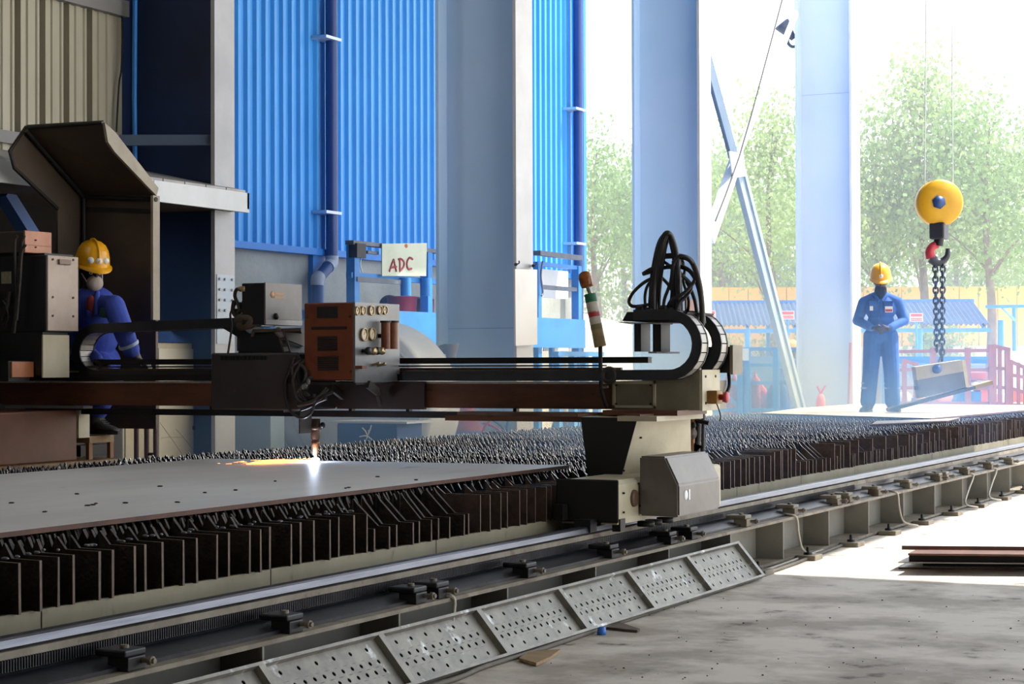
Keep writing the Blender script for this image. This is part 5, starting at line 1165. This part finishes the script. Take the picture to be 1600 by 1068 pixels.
mg = thing('lifting_magnet', 'tilted grey lifting magnet block gripping a steel strip over the far plate', 'lifting magnet', H(1470, 610))
cA = [H(1430, 573), H(1503, 562), H(1509, 605), H(1436, 622)]; dep = Vector((FW[0], FW[1], 0))*.22
mid = [cA[0].lerp(cA[3], .42), cA[1].lerp(cA[2], .42)]
MB().slab([cA[0], cA[1], mid[1], mid[0]], dep).build('upper_case', mat('magnet_tan', '#a39a86', '#8f8672', 5, .5), mg)
ins = Vector(RT)*.006
MB().slab([mid[0]+ins, mid[1]-ins, cA[2]-ins, cA[3]+ins], dep*.98).build('pole_shoe', mat('magnet_grey', '#5f6068', '#50515a', 5, .5), mg)
MB().slab([cA[1], cA[1]+Vector(RT)*.04, cA[2]+Vector(RT)*.045, cA[2]], dep).build('end_cap', mat('magnet_cream', '#c2b796', '#ada281', 5, .5), mg)
MB().slab([H(1430, 603), H(1437, 602), H(1438, 609), H(1431, 609)], dep*.4).build('lever_stub', black_metal, mg)
MB().ell(H(1464, 576, -.02), (.06, .05, .06), 12, 8).build('lifting_eye', pipe_navy, mg)
sA, sB = H(1391, 643), H(1552, 600)
sdir = (sB-sA).normalized(); sup = sdir.cross(Vector(FW)).normalized()
if sup.z < 0: sup = -sup
o = MB().slab([sA, sB, sB+sup*.04, sA+sup*.04], dep*1.1).build('lifted_strip', mat('lifted_dark_strip', '#3c4250', '#333845', 5, .45)); tag(o, 'dark tilted steel strip lifted by the magnet beside the standing worker', 'steel strip')
MB().slab([sB-sdir*.22+Vector((0, 0, -.004)), sB+sdir*.004+Vector((0, 0, -.004)), sB+sdir*.004+sup*.046, sB-sdir*.22+sup*.046], dep*1.12).build('rusty_end', mat('rusty_tan', '#9c855c', '#86704c', 6, .7), o)

# ------------------------------------------------------------------ the yard beyond
def G(x, y, D): return Vector(PD(x, y, D))
def G0(x, D): p = PD(x, 566, D); return Vector((p[0], p[1], -.03))
RTv, FWv = Vector((RT[0], RT[1], 0)).normalized(), Vector((FW[0], FW[1], 0)).normalized()
ZUP = Vector((0, 0, 1))
def ybox(b, x0, y0, x1, y1, D, dep, mi=0):           # a box facing the hall, seen edge to edge between two sight lines
    A, Bq = G(x0, y1, D), G(x1, y0, D); p = [A, Vector((Bq.x, Bq.y, A.z)), Bq, Vector((A.x, A.y, Bq.z))]
    return b.slab(p, FWv*dep, mi)

# yellow building with its grey plinth
yb_ = thing('yellow_building', 'long low yellow building with grey base wall behind the blue carport', 'building', G0(1350, 66))
b = MB(); p0 = G0(1020, 66); p1 = G0(1680, 66)
zz1 = G(1350, 541, 66).z; zz2 = G(1350, 448, 66).z
for k in range(22):
    q0, q1 = p0.lerp(p1, k/22), p0.lerp(p1, (k+1)/22-.0015)
    MB().slab([(q0.x, q0.y, zz1), (q1.x, q1.y, zz1), (q1.x, q1.y, zz2), (q0.x, q0.y, zz2)], FWv*.3).build('wall_panel', yellow_wall, yb_)
MB().slab([(p0.x, p0.y, -.03), (p1.x, p1.y, -.03), (p1.x, p1.y, zz1), (p0.x, p0.y, zz1)], FWv*-.15).build('base_wall', mat('pale_base_wall', '#c9c6c0', '#bbb7b0', .4, .8), yb_)
MB().slab([(p0.x, p0.y, -.03), (p1.x, p1.y, -.03), (p1.x, p1.y, G(1350, 571, 65).z), (p0.x, p0.y, G(1350, 571, 65).z)], FWv*-.6).build('kerb_wall', plinth, yb_)

# blue carport
cpt = thing('blue_carport', 'blue corrugated carport roof on thin posts in front of the yellow building', 'carport', G0(1350, 48))
CD = 48
e0, e1 = G(1085, 511, CD), G(1548, 509, CD); r0_, r1_ = G(1080, 477, CD+6), G(1522, 474, CD+6)
nR = 60
for k in range(nR//6):
    b = MB()
    for j in range(6):
        t0, t1, t2 = [(k*6+j+q)/nR for q in (0, .5, 1)]
        for (ta, tb_, za, zb_) in ((t0, t1, 0, .07), (t1, t2, .07, 0)):
            b.slab([e0.lerp(e1, ta)+ZUP*za, e0.lerp(e1, tb_)+ZUP*zb_, r0_.lerp(r1_, tb_)+ZUP*zb_, r0_.lerp(r1_, ta)+ZUP*za], (0, 0, .02))
    b.build('roof_sheet', blue_deep if 0 else mat('carport_blue', '#244a7c', '#1f4270', .6, .5), cpt)
for t in np.linspace(.02, .98, 7):
    MB().bar(e0.lerp(e1, t)-ZUP*.06, r0_.lerp(r1_, t)-ZUP*.06, .06, .1).build('rafter', blue_frame, cpt)
MB().bar(e0-ZUP*.1, e1-ZUP*.1, .06, .1).build('eave_beam', blue_frame, cpt)
MB().bar(r0_+ZUP*.08, r1_+ZUP*.08, .06, .1).build('ridge_beam', blue_frame, cpt)
m_ = e0.lerp(r0_, .5); m2_ = e1.lerp(r1_, .5); MB().bar(m_-ZUP*.05, m2_-ZUP*.05, .06, .08).build('purlin', blue_frame, cpt)
for x in (1168, 1437, 1564):
    p = G0(x, CD-.2); MB().cyl(p, (p.x, p.y, e0.z+(.15 if x == 1564 else -.05)), .075, n=10).build('post', blue_frame, cpt)
for x in (1200, 1585, 1380):
    p = G0(x, CD+5.8); MB().cyl(p, (p.x, p.y, r0_.z-.1), .06, n=10).build('rear_post', blue_frame, cpt)
MB().bar(G(1540, 479, CD), G(1600, 478, CD), .06, .08).bar(G(1566, 480, CD), G(1585, 500, CD+3), .05, .06).build('side_beam', blue_frame, cpt)
for i, (x, y) in enumerate(((1231, 491.5), (1432, 495), (1108, 491))):
    b = MB(); ybox(b, x-10, y-6, x+10, y+7, 46.5, .02); o = thing('warning_sign', ['small red and white sign right of the diagonal brace', 'small red and white sign beside the standing worker', 'small red and white sign at the right edge of the middle column'][i], 'sign', G(x, y+7, 46.5))
    pl2 = b.build('sign_plate', white_p, o)
    b = MB(); ybox(b, x-9, y-5, x+9, y-.5, 46.48, .01); b.build('red_band', red_p, o)
    b = MB(); ybox(b, x-9, y+1.5, x+9, y+3.2, 46.48, .01); ybox(b, x-9, y+4.2, x+9, y+6, 46.48, .01); b.build('red_line', red_p, o)['kind'] = 'stuff'
    p = G0(x, 46.6); MB().cyl(p, G(x, y, 46.6), .03, n=8).build('sign_post', blue_frame, o)

# trees
def leaf_mesh(name, seed, m, H_=9, R_=3.2, n_cl=170, per=110, lo=.24):
    r = np.random.default_rng(seed); cl_ = []
    while len(cl_) < n_cl:
        u = r.uniform(-1, 1, 3); 
        if np.linalg.norm(u) > 1: continue
        z = (u[2]+1)/2; wdt = (0.35+.65*math.sin(math.pi*min(1, .18+z*.8)))*(1+.25*math.sin(5*z+seed))
        cl_.append((u[0]*R_*wdt, u[1]*R_*wdt, H_*lo+z*H_*(1-lo)))
    cl_ = np.array(cl_); c = np.repeat(cl_, per, 0); N_ = len(c)
    p = c+r.normal(0, 1, (N_, 3))*np.array([.5, .5, .42]); L_ = r.uniform(.10, .2, N_); wd = L_*r.uniform(.3, .45, N_)
    d = r.normal(0, 1, (N_, 3)); d[:, 2] -= .5; d /= np.linalg.norm(d, axis=1)[:, None]
    s_ = np.cross(d, r.normal(0, 1, (N_, 3))); s_ /= np.linalg.norm(s_, axis=1)[:, None]
    v = np.empty((N_, 4, 3)); v[:, 0] = p; v[:, 1] = p+d*(L_*.45)[:, None]+s_*wd[:, None]; v[:, 2] = p+d*L_[:, None]; v[:, 3] = p+d*(L_*.45)[:, None]-s_*wd[:, None]
    me = bpy.data.meshes.new(name); me.vertices.add(N_*4); me.vertices.foreach_set('co', v.reshape(-1)); me.loops.add(N_*4); me.loops.foreach_set('vertex_index', np.arange(N_*4, dtype=np.int32))
    me.polygons.add(N_); me.polygons.foreach_set('loop_start', np.arange(0, N_*4, 4, dtype=np.int32)); me.update(calc_edges=True); me.materials.append(m); return me, cl_
VAR = [leaf_mesh('foliage', 3, leafm, 9, 3.2, 105, 95), leaf_mesh('foliage', 5, leafm2, 9, 2.8, 85, 95), leaf_mesh('foliage', 8, leafm, 9, 3.6, 100, 95), leaf_mesh('foliage', 13, leafm2, 9, 3.0, 85, 90, .42), leaf_mesh('foliage', 15, leafm, 9, 3.2, 90, 90, .42)]
def tree(x, ytop, D, var, label, wide=1.0, rot=0.0):
    p = G0(x, D); top = G(x, ytop, D).z; me, cl_ = VAR[var]; sc = top/9.2
    t = thing('tree', label, 'tree', p)
    ob = bpy.data.objects.new('foliage', me); COL.objects.link(ob); ob.parent = t; ob.scale = (sc*wide, sc*wide, sc); ob.rotation_euler = (0, 0, rot); ob['kind'] = 'stuff'
    MB().tube([p, p+Vector((.1, .05, top*.3)), p+Vector((-.08, 0, top*.6)), p+Vector((.05, .1, top*.92))], lambda q: .2*(1-q*.85), n=8).build('trunk', bark, t)
    Rz = Matrix.Rotation(rot, 3, 'Z')
    for k in range(0, len(cl_), 12):
        q = Rz @ Vector(cl_[k]); q = Vector((q.x*sc*wide, q.y*sc*wide, q.z*sc)); z0 = max(.3, q.z-1.6)
        MB().tube([p+Vector((0, 0, z0)), p+Vector((q.x*.5, q.y*.5, (z0+q.z)/2+.1)), p+q], lambda u: .05*(1-u*.8), n=5).build('branch', bark, t)
    return t
for a in ((930, 196, 61, 4, 'tree filling the gap just right of the blue warehouse', .8, .3), (975, 232, 78, 1, 'paler tree left of the middle column, behind the first tree', .9, 1.2),
          (1060, 215, 76, 0, 'tree mostly hidden behind the middle column', 1, 3.2),
          (1128, 205, 74, 2, 'tree just right of the middle column, behind the diagonal brace', .8, 2.0), (1205, 158, 60, 3, 'pale tall tree left of the farthest column', .85, .7), (1180, 265, 82, 0, 'low dense tree behind the pale tall one', 1.1, 4.0),
          (1285, 200, 76, 2, 'tree hidden behind the farthest column', 1, 5.0),
          (1370, 175, 63, 4, 'tree just right of the farthest column, above the standing worker', .8, 5.4), (1440, 85, 62, 3, 'tallest pointed tree, above the crane hook block', .8, 2.6), (1545, 150, 60, 4, 'broad leafy tree at the right edge of the picture', .95, 1.9), (1495, 215, 80, 2, 'dense tree behind the hook block and the broad tree', 1.1, .2), (1620, 190, 74, 1, 'tree cut by the right edge of the picture', .9, 3.3)):
    tree(*a)
def bush(x, ytop, D, label, w_, seed):
    p = G0(x, D); t = thing('shrub', label, 'shrub', p); me, cl_ = leaf_mesh('foliage', seed, leafm2, 2.6, .8, 22, 60)
    ob = bpy.data.objects.new('foliage', me); COL.objects.link(ob); ob.parent = t; sc = G(x, ytop, D).z/2.6; ob.scale = (sc*w_, sc*w_, sc); ob['kind'] = 'stuff'
    for k in range(6):
        q = Vector((.35*math.sin(k*2.1), .3*math.cos(k*1.7), 0)); MB().tube([p+q*.4, p+q+Vector((0, 0, .9)), p+q*1.6+Vector((0, 0, 1.9))], .06, n=6).build('stem', bark, t)
bush(1458, 512, 60, 'many-stemmed young tree in front of the yellow wall behind the hanging chain', 1.0, 21)
bush(1218, 520, 60, 'many-stemmed young tree behind the diagonal brace', 1.0, 22)
bush(1128, 522, 60, 'young tree below the carport roof just right of the gantry hoses', .7, 23)

# hazy hill
r = np.random.default_rng(4); n = 70; b = MB(); V = []
for j in range(5):
    for i in range(n):
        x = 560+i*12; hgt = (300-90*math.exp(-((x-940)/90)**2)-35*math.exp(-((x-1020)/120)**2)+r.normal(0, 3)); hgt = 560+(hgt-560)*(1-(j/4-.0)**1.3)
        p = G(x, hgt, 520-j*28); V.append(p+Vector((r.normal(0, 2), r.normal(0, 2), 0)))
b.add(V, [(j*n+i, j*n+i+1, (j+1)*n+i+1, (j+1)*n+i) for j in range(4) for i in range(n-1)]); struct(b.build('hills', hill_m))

# gas-cylinder cage left of the farthest column
cg = thing('gas_cage', 'blue mesh cage with posts behind the gantry end, left of the brace', 'cage', G0(1180, 35))
D0 = 35.0
zt2 = G(1180, 545, D0).z
for x in (1104, 1157, 1168, 1213, 1252): p = G0(x, D0); MB().box(p-Vector((.05, .05, 0)), p+Vector((.05, .05, zt2+.03))).build('post', blue_frame, cg)
for y in (545, 570, 598, 640): MB().bar(G(1100, y, D0), G(1255, y, D0), .05, .06).build('rail', blue_frame, cg)
MB().bar(G(1115, 590, D0), G(1150, 632, D0), .04, .05).build('diagonal_strut', blue_frame, cg)
b = MB(); A, B2 = G(1105, 548, D0), G(1250, 640, D0); W2 = (Vector((B2.x, B2.y, 0))-Vector((A.x, A.y, 0))).length; Hh = A.z
for k in range(int((W2+Hh)/.06)):
    s0_ = k*.06
    for sg_ in (1, -1):
        u0, u1 = max(0, s0_-Hh), min(s0_, W2); z0_, z1_ = (s0_-u0), (s0_-u1)
        if u1 <= u0: continue
        f_ = lambda u, z: Vector((A.x, A.y, 0))+(Vector((B2.x, B2.y, 0))-Vector((A.x, A.y, 0))).normalized()*(u if sg_ > 0 else W2-u)+Vector((0, 0, z))
        b.cyl(f_(u0, z0_), f_(u1, z1_), .003, n=3, cap=False)
b.build('mesh_wires', blue_frame, cg)['kind'] = 'stuff'
b = MB(); ybox(b, 1156, 544, 1170, 563, D0-.1, .02); o = b.build('notice_plate', mat('pale_notice', '#b9c6d6', rough=.6), cg)
for i, (x, yt, m, lab) in enumerate(((1137, 582, pink_red, 'red gas cylinder leftmost in the blue cage'), (1148, 582, pink_red, 'red gas cylinder second from left in the blue cage'), (1180, 582, pink_red, 'red gas cylinder right of the cage post'), (1190, 598, red_p, 'shorter red gas cylinder in front at the cage middle'), (1206, 600, blue_deep, 'dark blue gas cylinder at the right of the cage'), (1222, 596, blue_deep, 'dark blue gas cylinder behind the diagonal brace foot'))):
    D = D0+.5-.12*(i % 3); p = G0(x, D); h = G(x, yt, D).z; rr_ = .10
    t = thing('gas_cylinder', lab, 'gas cylinder', p)
    MB().lathe([(0, 0), (rr_, .01), (rr_, h*.84), (rr_*.8, h*.93), (rr_*.35, h*.97), (rr_*.35, h), (0, h)], p, (0, 0, 1), 16).build('cylinder_body', m, t)
    MB().cyl(p+ZUP*h, p+ZUP*(h+.07), .02, n=8).bar(p+ZUP*(h+.05)-RTv*.05, p+ZUP*(h+.05)+RTv*.05, .025, .025).build('valve', brass, t)
# blue tank-like container and panel behind
b = MB(); ybox(b, 1225, 575, 1252, 640, 37, 1.2); tag(b.build('blue_bin', blue_deep), 'dark blue bin behind the diagonal brace foot', 'bin')
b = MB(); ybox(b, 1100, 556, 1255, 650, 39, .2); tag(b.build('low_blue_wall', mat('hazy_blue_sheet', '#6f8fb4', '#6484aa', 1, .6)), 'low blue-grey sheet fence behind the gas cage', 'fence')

# distant helper half hidden by the farthest column
w3p = G0(1239, 36.3); w3 = thing('person', 'small distant worker in pale coverall and yellow helmet half hidden by the far column', 'person', w3p)
kz = 1.0; yaw3 = Matrix.Rotation(-.9, 3, 'Z')
def L3(x, y, z): return w3p+yaw3 @ Vector((x, y, z))
P3 = [('e', L3(0, 0, 1.0), (.18, .14, .17), 0), ('e', L3(0, 0, 1.25), (.19, .14, .2), 0), ('c', L3(-.18, 0, 1.4), L3(.18, 0, 1.4), .075, .075, 0), ('c', L3(0, 0, 1.42), L3(0, 0, 1.55), .055, .055, 1)]
f3_ = yaw3 @ Vector((0, -1, 0)); face(P3, L3(0, -.03, 1.62), f3_, ZUP.copy(), 1)
for s_ in (-1, 1):
    P3 += [('c', L3(s_*.1, 0, .95), L3(s_*.12, -.02, .5), .11, .085, 0), ('c', L3(s_*.12, -.02, .5), L3(s_*.13, .02, .1), .085, .075, 0), ('c', L3(s_*.22, 0, 1.4), L3(s_*.3, .02, 1.12), .075, .06, 0), ('c', L3(s_*.3, .02, 1.12), L3(s_*.27, -.14, .92), .06, .045, 0), ('c', L3(s_*.27, -.14, .92), L3(s_*.265, -.17, .88), .032, .03, 1)]
    hand(P3, L3(s_*.265, -.17, .88), yaw3 @ Vector((0, -.4, -.9)), yaw3 @ Vector((s_, 0, 0)), yaw3 @ Vector((0, -1, .3)), 1, .5)
    boot(w3, L3(s_*.13, .02, .1), f3_, -.03, boot_m)
person_body('body', P3, [mat('pale_blue_coverall', '#7d92c8', '#7087be', 8, .85), skin_d], w3, .012)
helmet(w3, L3(0, -.02, 1.66), f3_, ZUP.copy(), helmet_y)

# things leaning on the farthest column
p = G0(1282, 33.0); fe = thing('fire_extinguisher', 'faded red extinguisher-like bottle with two prongs at the foot of the farthest column', 'bottle', p)
h = G(1282, 611, 33).z
MB().lathe([(0, 0), (.08, 0), (.08, h*.85), (.05, h*.97), (0, h)], p, (0, 0, 1), 16).build('bottle_body', mat('faded_red', '#c96a5c', rough=.5), fe)
for x, y in ((1277, 603), (1290, 602)): MB().cyl(p+ZUP*h, G(x, y, 33), .018, n=8).build('prong', red_p, fe)
p = G0(1324, 33.1); tag(MB().cyl(p, G(1329, 535, 33.15), .025, n=8).build('wooden_pole', mat('reddish_wood', '#a8705c', rough=.7)), 'thin reddish pole leaning against the right side of the farthest column', 'pole')

# red-oxide racks with bags and bins
def rack(label, posts, rails, D, lab_side=None):
    t = thing('storage_rack', label, 'rack', G0(posts[0][0], D))
    for x, yt, wd in posts:
        p = G0(x, D); MB().bar(p, (p.x, p.y, G(x, yt, D).z), wd, wd, up=FWv).build('post', red_ox, t)
    for x0, y0, x1, y1, d0, d1 in rails: MB().bar(G(x0, y0, D+d0), G(x1, y1, D+d1), .05, .055).build('rail', red_ox, t)
    return t
rack('red-oxide storage rack behind the lifting magnet', [(1458, 543, .09), (1512, 543, .085), (1550, 538, .12), (1413, 560, .07), (1431, 565, .07)], [(1400, 549, 1550, 547, 0, 0), (1400, 578, 1432, 577, 0, 0), (1400, 606, 1440, 605, 0, 0), (1512, 578, 1550, 577, 0, 0), (1405, 630, 1550, 630, 0, 0), (1413, 562, 1431, 570, 0, 0), (1512, 606, 1550, 606, 0, 0)], 32)
rack('red-oxide rack bay at the right edge, stepping down', [(1562, 542, .06), (1574, 545, .08), (1580, 562, .05), (1591, 566, .05), (1601, 570, .05)], [(1552, 540, 1578, 546, 0, 0), (1552, 575, 1578, 576, 0, 0), (1552, 604, 1578, 606, 0, 0), (1578, 564, 1606, 576, 0, 0), (1578, 585, 1606, 590, 0, 0), (1578, 606, 1606, 614, 0, 0), (1552, 630, 1606, 634, 0, 0)], 31)
mx = MB(); D = 33.2; A = G(1515, 560, D)
for k in range(46):
    for sg_ in (1, -1): mx.cyl(G(1395+k*3.4, 560, D), G(1395+k*3.4+sg_*45, 605, D), .004, n=3, cap=False)
tag(mx.build('wire_mesh_screen', blue_frame), 'blue wire mesh screen behind the red-oxide rack', 'mesh screen', kind='stuff')
p = thing('blue_handrail', 'blue handrail behind the red-oxide rack', 'handrail', G0(1400, 33.5))
MB().bar(G(1390, 562, 33.3), G(1556, 562, 33.3), .05, .12).build('rail', blue_frame, p)
for x in (1395, 1470, 1550): MB().cyl(G0(x, 33.3), G(x, 562, 33.3), .03, n=8).build('post', blue_frame, p)
for i, (x0, y0, x1, y1, m, nm, lab, cat) in enumerate(((1460, 606, 1490, 630, mat('salmon_sack', '#e8a58a', '#d88f74', 5, .85), 'sack', 'salmon sack under the lifting magnet', 'sack'), (1497, 613, 1533, 631, blue_frame, 'bin', 'blue bin in the rack right of the salmon sack', 'bin'),
        (1532, 606, 1549, 631, orange_p, 'bin', 'orange bin in the rack beside the blue bin', 'bin'), (1405, 612, 1425, 631, sack_w, 'sack', 'white sack at the left end of the rack', 'sack'), (1430, 614, 1446, 631, mat('amber_sack', '#e0a860', rough=.85), 'sack', 'amber sack left of the salmon sack', 'sack'), (1420, 622, 1440, 631, blue_frame, 'bin', 'small blue bin at the foot of the rack left half', 'bin'),
        (1518, 582, 1542, 592, mat('salmon_box', '#c87068', rough=.7), 'box', 'pinkish box on the rack shelf above the bins', 'box'), (1514, 594, 1530, 606, sack_w, 'sack', 'white sack on the rack shelf behind the tilted strip', 'sack'), (1563, 616, 1574, 630, white_p, 'box', 'white box in the rightmost rack bay', 'box'), (1584, 610, 1598, 628, orange_p, 'bin', 'orange bin at the right edge of the picture', 'bin'))):
    D = 32.6; a, c = G(x0, y1, D), G(x1, y0, D)
    if nm == 'sack':
        b = MB(); cc_ = (a+c)/2+FWv*.1; rx = abs((c-a).dot(RTv))/2; rz = (c.z-a.z)/2
        b.ell(cc_, (rx*1.05, .25, rz*1.1), 14, 9, rot=Matrix((RTv, FWv, ZUP)).transposed()); b.tube([cc_+ZUP*rz, cc_+ZUP*(rz+.05)], .05, sub=1)
        o = b.build(nm, m)
    else:
        b = MB(); ybox(b, x0, y0, x1, y1, D, .5); ybox(b, x0-.6, y0-1, x1+.6, y0+1.2, D-.03, .56); o = b.build(nm, m)
    tag(o, lab, cat)
sh = thing('rack_shelf', 'steel shelf boards carrying the sacks and bins behind the magnet', 'shelf', G0(1470, 32.5))
for y, x0, x1 in ((631.6, 1398, 1604), (606.5, 1512, 1552), (592.4, 1512, 1552)):
    b = MB(); ybox(b, x0, y, x1, y+2, 32.5, .7); b.build('shelf_board', red_ox, sh)
for x in (1400, 1514, 1550, 1602): b = MB(); p = G0(x, 32.6); b.box(p-Vector((.03, .03, 0)), p+Vector((.03, .03, G(x, 592 if 1500 < x < 1560 else 632, 32.6).z))).build('shelf_leg', red_ox, sh)
b = MB(); ybox(b, 1560, 548, 1640, 640, 40, .3); tag(b.build('cream_screen_wall', mat('cream_screen', '#ded9b8', rough=.8)), 'cream low wall behind the rightmost rack', 'wall')

# ------------------------------------------------------------------ dust haze of the yard and cutting smoke over the table
def volume(name, a, b_, dens, col, label, fall=None, noise=None):
    o = MB().box(a, b_).build(name, []); m = bpy.data.materials.new(name); m.use_nodes = True; t = m.node_tree; t.nodes.clear()
    v = t.nodes.new('ShaderNodeVolumeScatter'); v.inputs['Color'].default_value = col+(1,); v.inputs['Density'].default_value = dens; v.inputs['Anisotropy'].default_value = .25
    ou = t.nodes.new('ShaderNodeOutputMaterial'); t.links.new(v.outputs[0], ou.inputs['Volume'])
    if noise:
        g = t.nodes.new('ShaderNodeNewGeometry'); nz = t.nodes.new('ShaderNodeTexNoise'); nz.inputs['Scale'].default_value = noise; nz.inputs['Detail'].default_value = 2
        t.links.new(g.outputs['Position'], nz.inputs['Vector']); mr = t.nodes.new('ShaderNodeMapRange'); mr.inputs[1].default_value = .38; mr.inputs[2].default_value = .68; mr.inputs[4].default_value = 1
        t.links.new(nz.outputs['Fac'], mr.inputs[0])
        sx = t.nodes.new('ShaderNodeSeparateXYZ'); t.links.new(g.outputs['Position'], sx.inputs[0])
        def band(sock, lo, hi, a0, a1):
            q = t.nodes.new('ShaderNodeMapRange'); q.interpolation_type = 'SMOOTHSTEP'; q.inputs[1].default_value = lo; q.inputs[2].default_value = hi; q.inputs[3].default_value = a0; q.inputs[4].default_value = a1; t.links.new(sx.outputs[sock], q.inputs[0]); return q.outputs[0]
        cur = mr.outputs[0]
        for sk_ in (band(2, a[2]+.25, b_[2], 1, 0), band(1, a[1], a[1]+1.6, 0, 1), band(1, b_[1]-5, b_[1], 1, 0), band(0, a[0], a[0]+1, 0, 1), band(0, b_[0]-2.1, b_[0]-.7, 1, 0)):
            mu = t.nodes.new('ShaderNodeMath'); mu.operation = 'MULTIPLY'; t.links.new(cur, mu.inputs[0]); t.links.new(sk_, mu.inputs[1]); cur = mu.outputs[0]
        mu = t.nodes.new('ShaderNodeMath'); mu.operation = 'MULTIPLY'; mu.inputs[1].default_value = dens; t.links.new(cur, mu.inputs[0]); t.links.new(mu.outputs[0], v.inputs['Density'])
    o.data.materials.append(m); tag(o, label, 'haze', kind='stuff'); return o
volume('dust_haze', (-75, 30.5, -.02), (30, 120, 14), .006, (.93, .97, 1), 'bright dusty haze hanging over the yard and trees')
volume('cutting_smoke', (-10.6, 11.2, .3), (-3.4, 29, 2.7), .34, (.27, .5, .97), 'bluish cutting smoke drifting over the slats behind the gantry', noise=.55)

tn = thing('white_tent', 'blown-white tent shelter with a low peak right of the blue warehouse corner', 'tent', G0(940, 44))
b = MB(); ybox(b, 880, 508, 1000, 660, 44, 3); b.build('tent_side', white_p, tn)
A, B2, Cc = G(872, 510, 43.6), G(1006, 512, 43.6), G(905, 488, 45.5)
MB().add([A, B2, B2+FWv*3.8, A+FWv*3.8, Cc], [(0, 1, 4), (1, 2, 4), (2, 3, 4), (3, 0, 4), (3, 2, 1, 0)]).build('tent_roof', white_p, tn)

# crumbs of slag on the plate and grit on the floor
r = random.Random(5)
b = MB()
for x, y in ((18, 786), (137, 790), (145, 789), (150, 787), (196, 786), (277, 785), (320, 770), (368, 766), (540, 763), (545, 762), (120, 772), (590, 745), (650, 750), (70, 800), (430, 752), (250, 760)):
    p = PZ(x, y, .749); b.ell((p[0], p[1], .752), (.008+r.random()*.01, .006+r.random()*.012, .004), 6, 4)
pp_ = [o for o in COL.objects if o.get('label', '').startswith('large grey mill-scale')][0]
b.build('slag_crumbs', dark_steel, pp_)['kind'] = 'stuff'
b = MB()
for _ in range(70):
    x, y = r.uniform(850, 1600), r.uniform(930, 1066); p = PZ(x, y, 0); k = r.uniform(.002, .006); b.ell((p[0], p[1], k*.4), (k, k*r.uniform(.6, 1.4), k*.6), 6, 4)
for _ in range(40):
    x = r.uniform(1010, 1160); p = PZ(x, 958-(x-1010)*.35+r.uniform(-6, 8), 0); k = r.uniform(.003, .009); b.ell((p[0], p[1], k*.4), (k, k, k*.6), 6, 4)
tag(b.build('floor_grit', mat('grit_grey', '#4a443c', rough=.9)), 'loose grit scattered over the shop floor at lower right', 'grit', kind='stuff')
